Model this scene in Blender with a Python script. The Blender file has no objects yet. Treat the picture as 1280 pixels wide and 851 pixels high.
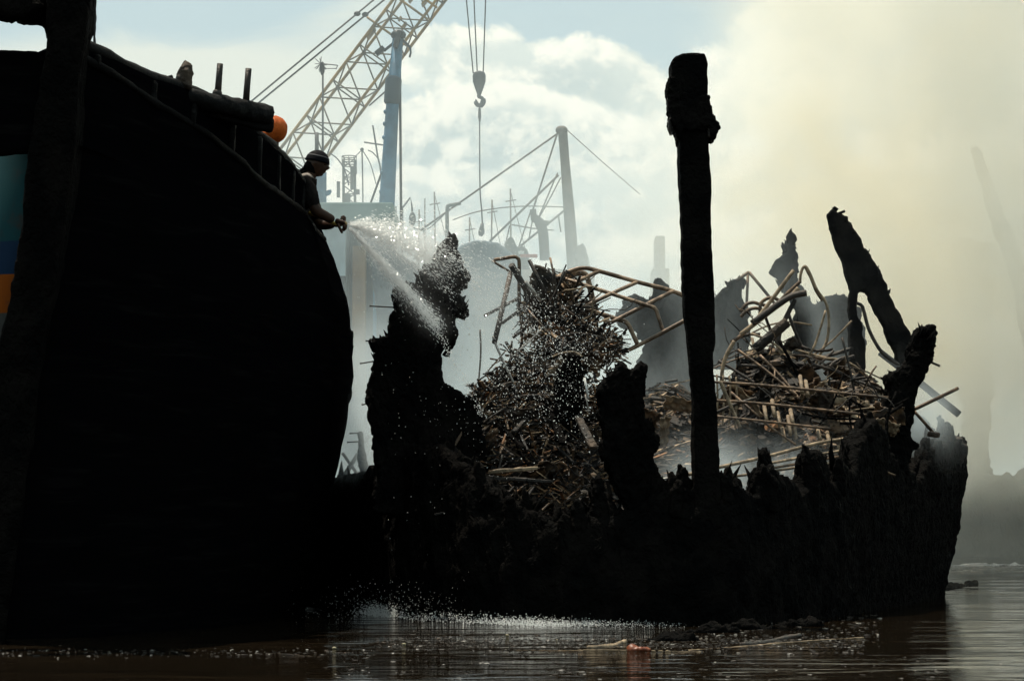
import bpy, bmesh, math, random
from mathutils import Vector, Matrix, noise as mnoise
random.seed(7)
R = math.radians
SC = bpy.context.scene
COL = SC.collection
# ------------------------------------------------------------------ camera
F = 2800.0; CAMH = 0.85; PITCH = math.atan((660-425.5)/F)
cs, sn = math.cos(PITCH), math.sin(PITCH)
cd = bpy.data.cameras.new('camera'); cam = bpy.data.objects.new('camera', cd); COL.objects.link(cam)
cam.location = (0, 0, CAMH); cam.rotation_euler = (math.pi/2+PITCH, 0, 0)
cd.sensor_width = 36; cd.lens = F/1280*36; cd.clip_start = 0.5; cd.clip_end = 3000
SC.camera = cam

def P(px, py, Y):
    dx = (px-640)/F; dy = (425.5-py)/F
    yw = cs-dy*sn; zw = sn+dy*cs
    t = Y/yw
    return Vector((dx*t, Y, CAMH+zw*t))
def WL(Y):                      # image row of the water line at a depth
    # inverse of P for z = 0
    a = -CAMH/Y                 # zw/yw
    dy = (a*cs-sn)/(cs+a*sn)
    return 425.5-dy*F
def M(Y): return Y/F            # metres per pixel of the photograph at a depth
def lerp(a, b, t): return a+(b-a)*t
def interp(tab, x):
    if x <= tab[0][0]: return tab[0][1]
    for (a, b), (c, d) in zip(tab, tab[1:]):
        if x <= c: return b+(d-b)*(x-a)/(c-a) if c > a else d
    return tab[-1][1]

# ------------------------------------------------------------------ nodes
class E:
    def __init__(s, nt, sock): s.nt, s.s = nt, sock
    def op(s, o, *b, clamp=False):
        n = s.nt.nodes.new('ShaderNodeMath'); n.operation = o; n.use_clamp = clamp
        for i, v in enumerate((s,)+b):
            if isinstance(v, E): s.nt.links.new(v.s, n.inputs[i])
            else: n.inputs[i].default_value = v
        return E(s.nt, n.outputs[0])
    def __add__(s, b): return s.op('ADD', b)
    __radd__ = __add__
    def __sub__(s, b): return s.op('SUBTRACT', b)
    def __mul__(s, b): return s.op('MULTIPLY', b)
    __rmul__ = __mul__
    def __truediv__(s, b): return s.op('DIVIDE', b)
    def __neg__(s): return s.op('MULTIPLY', -1.0)
    def exp(s): return s.op('EXPONENT')
    def clamp(s): return s.op('ADD', 0.0, clamp=True)
    def mx(s, b): return s.op('MAXIMUM', b)
    def smooth(s, a, b, lo=0.0, hi=1.0):
        n = s.nt.nodes.new('ShaderNodeMapRange'); n.interpolation_type = 'SMOOTHSTEP'
        s.nt.links.new(s.s, n.inputs['Value'])
        for k, v in (('From Min', a), ('From Max', b), ('To Min', lo), ('To Max', hi)): n.inputs[k].default_value = v
        return E(s.nt, n.outputs['Result'])
def gauss(x, c, w): 
    d = (x-c)/w
    return (-(d*d)).exp()
def sep(nt, sock):
    n = nt.nodes.new('ShaderNodeSeparateXYZ'); nt.links.new(sock, n.inputs[0])
    return [E(nt, n.outputs[i]) for i in range(3)]
def noise_n(nt, vec, scale, detail=4, rough=0.55, dist=0.0, kind=None, stretch=None):
    if stretch:
        m = nt.nodes.new('ShaderNodeVectorMath'); m.operation = 'MULTIPLY'
        nt.links.new(vec, m.inputs[0]); m.inputs[1].default_value = stretch; vec = m.outputs[0]
    n = nt.nodes.new('ShaderNodeTexNoise'); nt.links.new(vec, n.inputs['Vector'])
    n.inputs['Scale'].default_value = scale; n.inputs['Detail'].default_value = detail
    n.inputs['Roughness'].default_value = rough; n.inputs['Distortion'].default_value = dist
    return E(nt, n.outputs['Fac'])
def mixc(nt, fac, a, b):
    n = nt.nodes.new('ShaderNodeMix'); n.data_type = 'RGBA'
    for v, i in ((fac, 0), (a, 6), (b, 7)):
        if isinstance(v, E): nt.links.new(v.s, n.inputs[i])
        elif hasattr(v, 'is_output'): nt.links.new(v, n.inputs[i])
        else: n.inputs[i].default_value = v if not isinstance(v, tuple) else (*v[:3], 1)
    return n.outputs[2]
def setp(b, **kw):
    names = dict(color='Base Color', rough='Roughness', metal='Metallic', spec='Specular IOR Level', ior='IOR', trans='Transmission Weight', alpha='Alpha')
    for k, v in kw.items():
        i = b.inputs[names[k]]
        i.default_value = (*v, 1) if isinstance(v, tuple) else v
def mat(name, c1, c2=None, scale=4.0, rough=0.7, metal=0.0, bump=0.0, bscale=30.0, lo=0.4, hi=0.65, spec=0.3, stretch=None, crack=0.0, bdist=0.02):
    m = bpy.data.materials.new(name); m.use_nodes = True; nt = m.node_tree
    b = nt.nodes['Principled BSDF']; setp(b, color=c1, rough=rough, metal=metal, spec=spec)
    tc = nt.nodes.new('ShaderNodeTexCoord').outputs['Object']
    if c2:
        f = noise_n(nt, tc, scale, 5, 0.62, 0.3, stretch=stretch).smooth(lo, hi)
        nt.links.new(mixc(nt, f, c1, c2), b.inputs['Base Color'])
        rr = f.op('MULTIPLY_ADD', 0.2, rough-0.1, clamp=True); nt.links.new(rr.s, b.inputs['Roughness'])
    if bump or crack:
        h = noise_n(nt, tc, bscale, 6, 0.6, stretch=stretch)
        if crack:
            v = nt.nodes.new('ShaderNodeTexVoronoi'); v.feature = 'DISTANCE_TO_EDGE'; v.inputs['Scale'].default_value = crack
            vm = nt.nodes.new('ShaderNodeVectorMath'); vm.operation = 'MULTIPLY_ADD'; nt.links.new(tc, vm.inputs[0]); vm.inputs[1].default_value = (1, 1, 0.4)
            nn = nt.nodes.new('ShaderNodeTexNoise'); nt.links.new(tc, nn.inputs['Vector']); nn.inputs['Scale'].default_value = 5; nn.inputs['Detail'].default_value = 4
            vm2 = nt.nodes.new('ShaderNodeVectorMath'); vm2.operation = 'SCALE'; nt.links.new(nn.outputs['Color'], vm2.inputs[0]); vm2.inputs['Scale'].default_value = 0.25; nt.links.new(vm2.outputs[0], vm.inputs[2]); nt.links.new(vm.outputs[0], v.inputs['Vector'])
            h = h+E(nt, v.outputs['Distance']).smooth(0.0, 0.3)*0.45
        bn = nt.nodes.new('ShaderNodeBump'); bn.inputs['Strength'].default_value = bump or 0.6; bn.inputs['Distance'].default_value = bdist
        nt.links.new(h.s, bn.inputs['Height']); nt.links.new(bn.outputs[0], b.inputs['Normal'])
    return m
def tint_mat(name, rough=0.75, bump=0.5):
    m = bpy.data.materials.new(name); m.use_nodes = True; nt = m.node_tree
    b = nt.nodes['Principled BSDF']; setp(b, rough=rough, spec=0.3)
    a = nt.nodes.new('ShaderNodeAttribute'); a.attribute_name = 'tint'
    tc = nt.nodes.new('ShaderNodeTexCoord').outputs['Object']
    f = noise_n(nt, tc, 14, 5, 0.65).smooth(0.35, 0.62)
    nt.links.new(mixc(nt, f, (0.012, 0.011, 0.01), a.outputs['Color']), b.inputs['Base Color'])
    bn = nt.nodes.new('ShaderNodeBump'); bn.inputs['Strength'].default_value = bump; bn.inputs['Distance'].default_value = 0.02
    nt.links.new(noise_n(nt, tc, 45, 5).s, bn.inputs['Height']); nt.links.new(bn.outputs[0], b.inputs['Normal'])
    return m

MT = {}
MT['char'] = mat('charred_wood', (0.0025, 0.0025, 0.0024), (0.007, 0.0062, 0.0055), 3, 0.8, bump=0.9, bscale=25, crack=13, bdist=0.03, spec=0.02)
MT['char_brown'] = mat('scorched_wood', (0.012, 0.01, 0.008), (0.07, 0.05, 0.034), 3.5, 0.75, bump=0.9, bscale=22, crack=9, bdist=0.03)
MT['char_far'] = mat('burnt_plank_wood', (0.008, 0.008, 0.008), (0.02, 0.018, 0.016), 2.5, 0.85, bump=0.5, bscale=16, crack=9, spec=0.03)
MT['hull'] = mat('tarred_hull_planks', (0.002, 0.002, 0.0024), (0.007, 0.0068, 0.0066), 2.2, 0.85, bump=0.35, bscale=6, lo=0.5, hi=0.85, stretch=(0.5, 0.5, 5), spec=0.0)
MT['rail'] = mat('worn_grey_timber', (0.006, 0.006, 0.006), (0.035, 0.034, 0.03), 5, 0.75, bump=0.6, bscale=30, lo=0.48, hi=0.75, spec=0.08)
MT['bulwark'] = mat('bulwark_timber', (0.005, 0.005, 0.005), (0.03, 0.03, 0.028), 3, 0.75, bump=0.7, bscale=14, stretch=(1, 1, 3), lo=0.5, hi=0.8, spec=0.03)
MT['steel'] = mat('burnt_steel', (0.05, 0.034, 0.024), (0.2, 0.13, 0.08), 9, 0.5, metal=0.35, bump=0.3, bscale=60)
MT['steel_dark'] = mat('sooty_steel', (0.02, 0.018, 0.016), (0.07, 0.055, 0.045), 7, 0.6, metal=0.2, bump=0.4, bscale=50)
MT['ash_pipe'] = mat('ash_covered_pipe', (0.13, 0.095, 0.06), (0.38, 0.28, 0.18), 8, 0.7, bump=0.3, bscale=50)
MT['bare'] = mat('bare_metal', (0.35, 0.33, 0.30), (0.22, 0.2, 0.18), 6, 0.4, metal=0.5)
MT['yellow'] = mat('yellow_crane_paint', (0.33, 0.17, 0.004), (0.15, 0.085, 0.01), 1.5, 0.5, bump=0.1, bscale=20)
MT['yellow_lace'] = mat('shaded_crane_lacing', (0.10, 0.058, 0.005), (0.04, 0.03, 0.009), 1.5, 0.55)  # boom paint darkened for the lacing, so its colour carries the shadows
MT['cable'] = mat('dark_cable', (0.03, 0.03, 0.03), (0.06, 0.055, 0.05), 3, 0.6)
MT['hookm'] = mat('hook_paint', (0.02, 0.022, 0.025), (0.05, 0.05, 0.05), 5, 0.45, metal=0.3)
MT['blue'] = mat('blue_mast_paint', (0.05, 0.17, 0.28), (0.03, 0.10, 0.16), 2, 0.5, bump=0.1)
MT['sky_blue'] = mat('sky_blue_paint', (0.03, 0.20, 0.34), (0.03, 0.14, 0.22), 2, 0.5)
MT['pale'] = mat('pale_cabin_paint', (0.33, 0.42, 0.45), (0.22, 0.28, 0.3), 1.2, 0.6)
MT['green'] = mat('mint_roof_paint', (0.22, 0.31, 0.29), (0.15, 0.21, 0.20), 1.2, 0.6)
MT['orange_post'] = mat('orange_post_paint', (0.22, 0.12, 0.045), (0.15, 0.085, 0.04), 2, 0.6)
MT['slate'] = mat('slate_blue_roof', (0.05, 0.075, 0.095), (0.03, 0.045, 0.06), 1.5, 0.6)
MT['grey'] = mat('weathered_grey', (0.09, 0.095, 0.09), (0.16, 0.15, 0.13), 1.5, 0.7, bump=0.2)
MT['mast'] = mat('weathered_mast', (0.055, 0.045, 0.03), (0.12, 0.09, 0.06), 2, 0.7, bump=0.3)
MT['window'] = mat('dark_glass', (0.02, 0.025, 0.03), None, rough=0.1)
MT['red'] = mat('red_paint', (0.45, 0.08, 0.05), (0.3, 0.07, 0.05), 2, 0.6)
MT['white'] = mat('white_paint', (0.75, 0.75, 0.72), (0.55, 0.55, 0.52), 2, 0.6)
MT['skin'] = mat('brown_skin', (0.03, 0.015, 0.009), (0.045, 0.023, 0.014), 12, 0.5, spec=0.15)
MT['shirt'] = mat('dusty_shirt', (0.006, 0.005, 0.005), (0.012, 0.011, 0.010), 5, 0.85, spec=0.03, bump=0.3, bscale=30)
MT['shirt_lit'] = mat('sunlit_shirt_top', (0.22, 0.18, 0.155), (0.15, 0.12, 0.10), 8, 0.85, bump=0.3, bscale=40)  # shirt as sunlit on the shoulders, the light kept in its base colour
MT['trousers'] = mat('dark_trousers', (0.02, 0.022, 0.03), (0.03, 0.03, 0.035), 6, 0.85, spec=0.05)
MT['cap'] = mat('black_cap', (0.004, 0.004, 0.006), (0.008, 0.008, 0.01), 10, 0.8, spec=0.05)
MT['capband'] = mat('pale_cap_band', (0.035, 0.035, 0.04), None, rough=0.7)
MT['hair'] = mat('black_hair', (0.003, 0.003, 0.003), None, rough=0.8, spec=0.02)
MT['orange'] = mat('orange_knit', (0.52, 0.10, 0.007), (0.36, 0.065, 0.005), 20, 0.8, bump=0.4, bscale=90)
MT['greyshirt'] = mat('grey_shirt', (0.16, 0.16, 0.155), (0.1, 0.1, 0.1), 5, 0.85)
MT['hose'] = mat('yellow_hose', (0.50, 0.36, 0.08), (0.4, 0.28, 0.06), 5, 0.5)
MT['brass'] = mat('dull_brass', (0.2, 0.15, 0.06), None, rough=0.4, metal=0.8)
MT['mud'] = mat('rubble_mud', (0.06, 0.045, 0.03), (0.22, 0.17, 0.12), 1.2, 0.85, bump=0.8, bscale=3)
MT['quay'] = mat('quay_concrete', (0.12, 0.115, 0.1), (0.2, 0.19, 0.17), 0.8, 0.85)
MT['debris'] = tint_mat('charred_debris_bits')
MT['heap'] = mat('ash_heap', (0.012, 0.010, 0.009), (0.07, 0.052, 0.038), 2.2, 0.85, bump=1.0, bscale=12, lo=0.46, hi=0.66, bdist=0.06)
MT['tarp'] = mat('blue_grey_tarp', (0.09, 0.13, 0.16), (0.06, 0.09, 0.11), 1, 0.7)
MT['scrap_pale'] = mat('pale_plastic', (0.28, 0.24, 0.15), None, rough=0.4)
MT['scrap_red'] = mat('rust_orange_plastic', (0.16, 0.04, 0.013), (0.09, 0.025, 0.012), 9, 0.5)
def rack_mat(): return mat('scorched_rack_steel', (0.09, 0.06, 0.04), (0.30, 0.21, 0.14), 9, 0.45, metal=0.3, bump=0.3, bscale=60)
MT['rack'] = rack_mat()
MT['sheet'] = mat('rusted_sheet', (0.03, 0.022, 0.016), (0.20, 0.12, 0.065), 6, 0.6, metal=0.2, bump=0.5, bscale=25)
# water drops
m = bpy.data.materials.new('water_drops'); m.use_nodes = True
setp(m.node_tree.nodes['Principled BSDF'], color=(0.93, 0.94, 0.93), rough=0.1, spec=0.8, ior=1.33); MT['drops'] = m
_nt = m.node_tree; _t = _nt.nodes.new('ShaderNodeBsdfTranslucent'); _t.inputs[0].default_value = (0.95, 0.96, 0.95, 1); _x = _nt.nodes.new('ShaderNodeMixShader'); _x.inputs[0].default_value = 0.5
_nt.links.new(_nt.nodes['Principled BSDF'].outputs[0], _x.inputs[1]); _nt.links.new(_t.outputs[0], _x.inputs[2]); _nt.links.new(_x.outputs[0], _nt.nodes['Material Output'].inputs['Surface'])
# painted bow stripes by height
m = bpy.data.materials.new('striped_bow_paint'); m.use_nodes = True; nt = m.node_tree; b = nt.nodes['Principled BSDF']; setp(b, rough=0.7, spec=0.05)
gp = nt.nodes.new('ShaderNodeNewGeometry').outputs['Position']
z = sep(nt, gp)[2]
cr = nt.nodes.new('ShaderNodeValToRGB'); cr.color_ramp.interpolation = 'CONSTANT'
zz = lambda py: P(15, py, 17.3).z/5.0
el = cr.color_ramp.elements
el[0].position = 0.0; el[0].color = (0.012, 0.012, 0.012, 1)
el[1].position = zz(470); el[1].color = (0.05, 0.05, 0.047, 1)
for py, c in ((398, (0.20, 0.05, 0.006)), (352, (0.008, 0.022, 0.05)), (310, (0.008, 0.042, 0.048)), (190, (0.004, 0.004, 0.004))):
    e = el.new(zz(py)); e.color = (*c, 1)
nt.links.new((z/5.0).s, cr.inputs[0])
fn = noise_n(nt, gp, 6, 5, 0.65).smooth(0.5, 0.75)
nt.links.new(mixc(nt, fn, cr.outputs[0], (0.03, 0.03, 0.028)), b.inputs['Base Color']); MT['stripes'] = m
# water
m = bpy.data.materials.new('harbour_water'); m.use_nodes = True; nt = m.node_tree; b = nt.nodes['Principled BSDF']
setp(b, color=(0.010, 0.007, 0.004), rough=0.06, spec=0.5, ior=1.33)
gp = nt.nodes.new('ShaderNodeNewGeometry').outputs['Position']
h1 = noise_n(nt, gp, 1.1, 4, 0.55, 0.4, stretch=(0.6, 2.2, 1)); h2 = noise_n(nt, gp, 7.0, 4, 0.6, 0.3, stretch=(0.5, 2.0, 1))
bn = nt.nodes.new('ShaderNodeBump'); bn.inputs['Strength'].default_value = 0.5; bn.inputs['Distance'].default_value = 0.09
nt.links.new((h1*noise_n(nt, gp, 0.35, 3, 0.6, 0.5, stretch=(0.8, 1.6, 1)).smooth(0.38, 0.66, 0.12, 1.25)+h2*0.07).s, bn.inputs['Height']); nt.links.new(bn.outputs[0], b.inputs['Normal']); MT['water'] = m

# ------------------------------------------------------------------ objects
def tag(o, label=None, cat=None, group=None, kind=None):
    if label: o['label'] = label
    if cat: o['category'] = cat
    if group: o['group'] = group
    if kind or cat: o['kind'] = kind or 'thing'
    return o
def thing(name, loc, label, cat, group=None):
    o = bpy.data.objects.new(name, None); COL.objects.link(o); o.location = loc
    o.empty_display_size = 0.2
    return tag(o, label, cat, group)
def root_of(o):
    p = Vector((0, 0, 0))
    while o is not None:
        p = p+o.location; o = o.parent
    return p
def link(name, me, m, parent=None, origin=None):
    """links a mesh given in world coordinates; its origin goes to the parent's origin or to the middle of its base"""
    if parent is not None: org = root_of(parent)
    elif origin is not None: org = Vector(origin)
    else:
        xs = [v.co for v in me.vertices]
        lo = [min(v[i] for v in xs) for i in range(3)]; hi = [max(v[i] for v in xs) for i in range(3)]
        org = Vector(((lo[0]+hi[0])/2, (lo[1]+hi[1])/2, lo[2]))
    me.transform(Matrix.Translation(-org))
    o = bpy.data.objects.new(name, me); COL.objects.link(o)
    if parent is not None: o.parent = parent
    else: o.location = org
    if m is not None: me.materials.clear(); me.materials.append(MT[m] if isinstance(m, str) else m)
    return o
def frame(d):
    d = d.normalized(); up = Vector((0, 0, 1)) if abs(d.z) < 0.95 else Vector((1, 0, 0))
    a = d.cross(up).normalized(); return d, a, a.cross(d).normalized()
class MB:
    def __init__(s): s.bm = bmesh.new(); s.tint = s.bm.loops.layers.float_color.new('tint')
    def quadloop(s, rings, close=True, cap=True, smooth=True):
        vs = [[s.bm.verts.new(p) for p in r] for r in rings]
        for A, B in zip(vs, vs[1:]):
            n = len(A)
            for i in range(n if close else n-1):
                j = (i+1) % n
                f = s.bm.faces.new((A[i], A[j], B[j], B[i])); f.smooth = smooth
        if cap and close:
            for r, fl in ((vs[0], True), (vs[-1], False)):
                try: s.bm.faces.new(list(reversed(r)) if fl else r)
                except ValueError: pass
        return s
    def tube(s, pts, r, n=8, wob=0.0):
        pts = [Vector(p) for p in pts]; k = len(pts); rings = []
        _, a, b = frame(pts[1]-pts[0])
        for i, p in enumerate(pts):
            d = (pts[min(i+1, k-1)]-pts[max(i-1, 0)]).normalized()
            a = (a-d*a.dot(d)).normalized(); b = d.cross(a)
            rr = r[i] if isinstance(r, (list, tuple)) else r
            rings.append([p+(a*math.cos(t)+b*math.sin(t))*rr*(1+random.uniform(-wob, wob)) for t in [2*math.pi*q/n for q in range(n)]])
        return s.quadloop(rings)
    def box(s, c, sx, sy, sz, rot=None, tint=None):
        c = Vector(c); vs = []
        for x in (-1, 1):
            for y in (-1, 1):
                for z in (-1, 1):
                    v = Vector((x*sx/2, y*sy/2, z*sz/2))
                    if rot is not None: v = rot @ v
                    vs.append(s.bm.verts.new(c+v))
        for q in ((0, 1, 3, 2), (4, 6, 7, 5), (0, 4, 5, 1), (2, 3, 7, 6), (0, 2, 6, 4), (1, 5, 7, 3)):
            f = s.bm.faces.new([vs[i] for i in q])
            if tint:
                for l in f.loops: l[s.tint] = (*tint, 1)
        return s
    def bar(s, a, b, w, t, tint=None):
        a, b = Vector(a), Vector(b); d, u, v = frame(b-a)
        return s.box((a+b)/2, w, (b-a).length, t, Matrix((u, d, v)).transposed(), tint)
    def ball(s, c, r, seg=10, rings=7, sc=(1, 1, 1), rot=None):
        c = Vector(c); mat_ = Matrix.Translation(c) @ ((rot.to_4x4()) if rot is not None else Matrix()) @ Matrix.Diagonal((r*sc[0], r*sc[1], r*sc[2], 1))
        g = bmesh.ops.create_uvsphere(s.bm, u_segments=seg, v_segments=rings, radius=1, matrix=mat_)
        for v in g['verts']:
            for f in v.link_faces: f.smooth = True
        return s
    def drop(s, c, r, d=(0, 0, 1), el=1.0):
        c = Vector(c); d, a, b = frame(Vector(d))
        vs = [s.bm.verts.new(c+q) for q in (a*r, b*r, -a*r, -b*r, d*r*el, -d*r*el)]
        for i in range(4):
            j = (i+1) % 4
            s.bm.faces.new((vs[i], vs[j], vs[4])); s.bm.faces.new((vs[j], vs[i], vs[5]))
        return s
    def mesh(s, keep_tint=False):
        if not keep_tint: s.bm.loops.layers.float_color.remove(s.tint)
        bmesh.ops.recalc_face_normals(s.bm, faces=s.bm.faces)
        me = bpy.data.meshes.new('mesh'); s.bm.to_mesh(me); s.bm.free(); return me
    def build(s, name, m, parent=None, origin=None, keep_tint=False):
        return link(name, s.mesh(keep_tint), m, parent, origin)
def bevelled(mb, w=0.02):
    bmesh.ops.bevel(mb.bm, geom=mb.bm.edges[:], offset=w, segments=2, affect='EDGES', profile=0.6); return mb
def evaluate(me, mods):
    o = bpy.data.objects.new('tmp', me); COL.objects.link(o)
    for t, kw in mods:
        md = o.modifiers.new('m', t)
        for k, v in kw.items(): setattr(md, k, v)
    bpy.context.view_layer.update()
    dg = bpy.context.evaluated_depsgraph_get()
    out = bpy.data.meshes.new_from_object(o.evaluated_get(dg), depsgraph=dg)
    bpy.data.objects.remove(o); bpy.data.meshes.remove(me); return out
def roughen(me, amp, scale, seed=0, octaves=4, zs=1.0, fine=0.0):
    off = Vector((seed*13.7, seed*7.3, seed*3.1)); ns = [v.normal.copy() for v in me.vertices]
    for v, n in zip(me.vertices, ns):
        p = Vector((v.co.x, v.co.y, v.co.z*zs))*scale+off
        v.co += n*fine*(1-2*abs(mnoise.noise(Vector((v.co.x*23, v.co.y*23, v.co.z*(23 if zs > .9 else 13)))+off))) if fine else Vector()
        v.co += n*amp*(mnoise.fractal(p, 0.8, 2.1, octaves)+0.35*(abs(mnoise.noise(p*2.7))*2-0.6))
    for p in me.polygons: p.use_smooth = True
    me.update(); return me
def char_mesh(me, vox=0.04, amp=0.05, scale=3.5, seed=0, smooth=3, zs=1.0, fine=0.0):
    me = evaluate(me, [('REMESH', dict(mode='VOXEL', voxel_size=vox)), ('SMOOTH', dict(iterations=smooth, factor=0.5))])
    return roughen(me, amp, scale, seed, zs=zs, fine=fine)
def slab_mesh(poly, Y, thick, Ytop=None, jag=0.0):
    """an outline given its own distance, real size and thickness"""
    pys = [p[1] for p in poly]; lo, hi = max(pys), min(pys)
    Yt = Y if Ytop is None else Ytop
    pts = []
    n = len(poly)
    for i in range(n):
        a, b = poly[i], poly[(i+1) % n]; L = math.hypot(b[0]-a[0], b[1]-a[1]); k = max(1, int(L/7)) if jag else 1
        for j in range(k):
            t = j/k; x = lerp(a[0], b[0], t); y = lerp(a[1], b[1], t)
            if jag and a[1] < lo-8: x += random.uniform(-jag, jag); y += random.uniform(-jag, jag)*(0 if a[1] > lo-8 else 1)
            pts.append((x, y))
    bm = bmesh.new(); fr, bk = [], []
    for x, y in pts:
        yy = lerp(Y, Yt, (lo-y)/(lo-hi))
        p = P(x, y, yy); fr.append(bm.verts.new(p+Vector((0, -thick/2, 0)))); bk.append(bm.verts.new(p+Vector((0, thick/2, 0))))
    n = len(fr); bm.faces.new(fr); bm.faces.new(list(reversed(bk)))
    for i in range(n): bm.faces.new((fr[i], bk[i], bk[(i+1) % n], fr[(i+1) % n]))
    bmesh.ops.recalc_face_normals(bm, faces=bm.faces)
    me = bpy.data.meshes.new('m'); bm.to_mesh(me); bm.free(); return me
def char_slab(name, poly, Y, thick, m='char', parent=None, Ytop=None, vox=0.035, amp=0.035, scale=4, seed=0, jag=1.5, smooth=2, zs=1.0, fine=None):
    if fine is None: fine = 0.0 if smooth else 0.016
    return link(name, char_mesh(slab_mesh(poly, Y, thick, Ytop, jag), vox, amp, scale, seed, smooth, zs, fine), m, parent)
def splinters(poly, Y, n, lo_, hi_, parent, seed=0, thick=0.3, ymax=9999, m='char'):
    """torn fibres standing up out of a burnt edge"""
    q = random.Random(seed); mb = MB(); segs = [(a, b) for a, b in zip(poly, poly[1:]) if max(a[1], b[1]) < ymax]
    cxp = sum(p[0] for p in poly)/len(poly)
    for _ in range(n):
        a, b = q.choice(segs); t = q.random(); x = lerp(a[0], b[0], t); y = lerp(a[1], b[1], t)
        yy = Y+q.uniform(-thick, thick)*.4; o = P(x+(cxp-x)*.04, y+3, yy); L = q.uniform(lo_, hi_)*M(Y); out = 0.35*(1 if x > cxp else -1)
        d = Vector((q.gauss(out, .3), q.gauss(0, .25), 1)).normalized(); r = q.uniform(.010, .030)
        mb.tube([o-d*.05, o+d*L*.5+Vector((q.gauss(0, .006), 0, 0)), o+d*L], [r*1.3, r*.8, r*.12], 5, .3)
    me = mb.mesh(); me.transform(Matrix.Translation(-root_of(parent))); bm = bmesh.new(); bm.from_mesh(parent.data); bm.from_mesh(me); bm.to_mesh(parent.data); bm.free(); bpy.data.meshes.remove(me)
    return parent
def line(pts, Y, sub=4):
    """pixel polyline -> smooth world curve; Y a depth or one depth per point"""
    Ys = Y if isinstance(Y, (list, tuple)) else [Y]*len(pts)
    q = [P(p[0], p[1], y) for p, y in zip(pts, Ys)]
    if len(q) < 3 or sub <= 1: return q
    out = []
    for i in range(len(q)-1):
        p0, p1, p2, p3 = q[max(i-1, 0)], q[i], q[i+1], q[min(i+2, len(q)-1)]
        for k in range(sub):
            t = k/sub
            out.append(0.5*((2*p1)+(p2-p0)*t+(2*p0-5*p1+4*p2-p3)*t*t+(3*p1-p0-3*p2+p3)*t**3))
    return out+[q[-1]]
def rod(name, pts, Y, w, m='steel', label=None, cat=None, group=None, parent=None, sub=4, n=8):
    """w = width in pixels of the photograph"""
    L = line(pts, Y, sub); Ym = (Y if not isinstance(Y, (list, tuple)) else sum(Y)/len(Y))
    o = MB().tube(L, w*M(Ym)/2, n, 0.06).build(name, m, parent)
    return tag(o, label, cat, group)

# ================================================================== SETTING
o = MB(); o.bm.faces.new([o.bm.verts.new(p) for p in ((-400, -30, 0), (400, -30, 0), (400, 900, 0), (-400, 900, 0))])
tag(o.build('water', 'water', origin=(0, 0, 0)), kind='structure')
# far mud bank with rubble
bm = bmesh.new(); nx, ny = 240, 14; g = []
for j in range(ny+1):
    row = []
    for i in range(nx+1):
        x = lerp(-60, 60, i/nx); y = 76+j*3.2+1.2*mnoise.noise(Vector((x*0.15, 3, 0)))*(1 if j < 3 else 0)
        zz_ = -0.25+min(j, 4)*0.17+0.28*mnoise.fractal(Vector((x*0.6, y*0.5, 0)), 0.9, 2, 4)*(1 if j > 0 else 0)
        row.append(bm.verts.new((x, y, zz_)))
    g.append(row)
for j in range(ny):
    for i in range(nx): bm.faces.new((g[j][i], g[j][i+1], g[j+1][i+1], g[j+1][i]))
me = bpy.data.meshes.new('m'); bm.to_mesh(me); bm.free()
tag(link('far_bank', me, 'mud', origin=(0, 0, 0)), kind='structure')
mb = MB()
for i in range(900):
    x = random.uniform(5, 24); y = random.uniform(75.5, 84); s = random.uniform(0.06, 0.3)
    t = random.choice([(0.05, 0.04, 0.03), (0.25, 0.19, 0.13), (0.4, 0.33, 0.25), (0.02, 0.02, 0.02), (0.15, 0.09, 0.05)])
    mb.box((x, y, random.uniform(0.0, 0.25)+min(0.45, (y-75.5)*0.08)), s*random.uniform(1, 3), s, s*0.5, Matrix.Rotation(random.uniform(0, 3), 3, 'Z') @ Matrix.Rotation(random.uniform(-.4, .4), 3, 'X'), t)
tag(mb.build('shore_rubble', 'debris', origin=(12, 78, 0), keep_tint=True), 'brown rubble and driftwood strewn along the far mud bank', 'rubble', kind='stuff')
mb = MB(); mb.box((-24, 62, 0.25), 36, 18, 0.9); tag(bevelled(mb, 0.05).build('quay', 'quay'), kind='structure')

# ================================================================== FRONT BOAT
RAIL = [(75, 66, 17.0), (110, 74, 17.15), (160, 92, 17.5), (210, 106, 18.0), (260, 125, 18.6), (300, 150, 19.2), (335, 182, 20.0), (358, 206, 20.7), (376, 232, 21.4), (384, 262, 22.1), (396, 289, 22.7)]
SIL = [(289, 396), (310, 404), (327, 411), (345, 419), (380, 429), (410, 434), (440, 437), (480, 435), (520, 430), (550, 424), (620, 410), (680, 397), (730, 386), (765, 378), (860, 366)]
STEM = [(66, 75), (195, 62), (300, 42), (450, 12), (808, -40), (900, -50)]
NV = 44
def stem_pt(v):
    zt = P(75, 66, 17).z; z_ = lerp(zt, -0.5, v)
    Y = 16.6+1.0*v
    py = 660-F*(z_-CAMH)/Y*0.995
    x = (interp(STEM, py)-640)/F*Y
    return Vector((x, Y, z_))
boat = thing('wooden_boat', (-3.3, 20.5, 0), 'big black wooden boat bow looming over the left side with striped paint at its edge', 'boat')
railpts = [P(*r) for r in RAIL]
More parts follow.
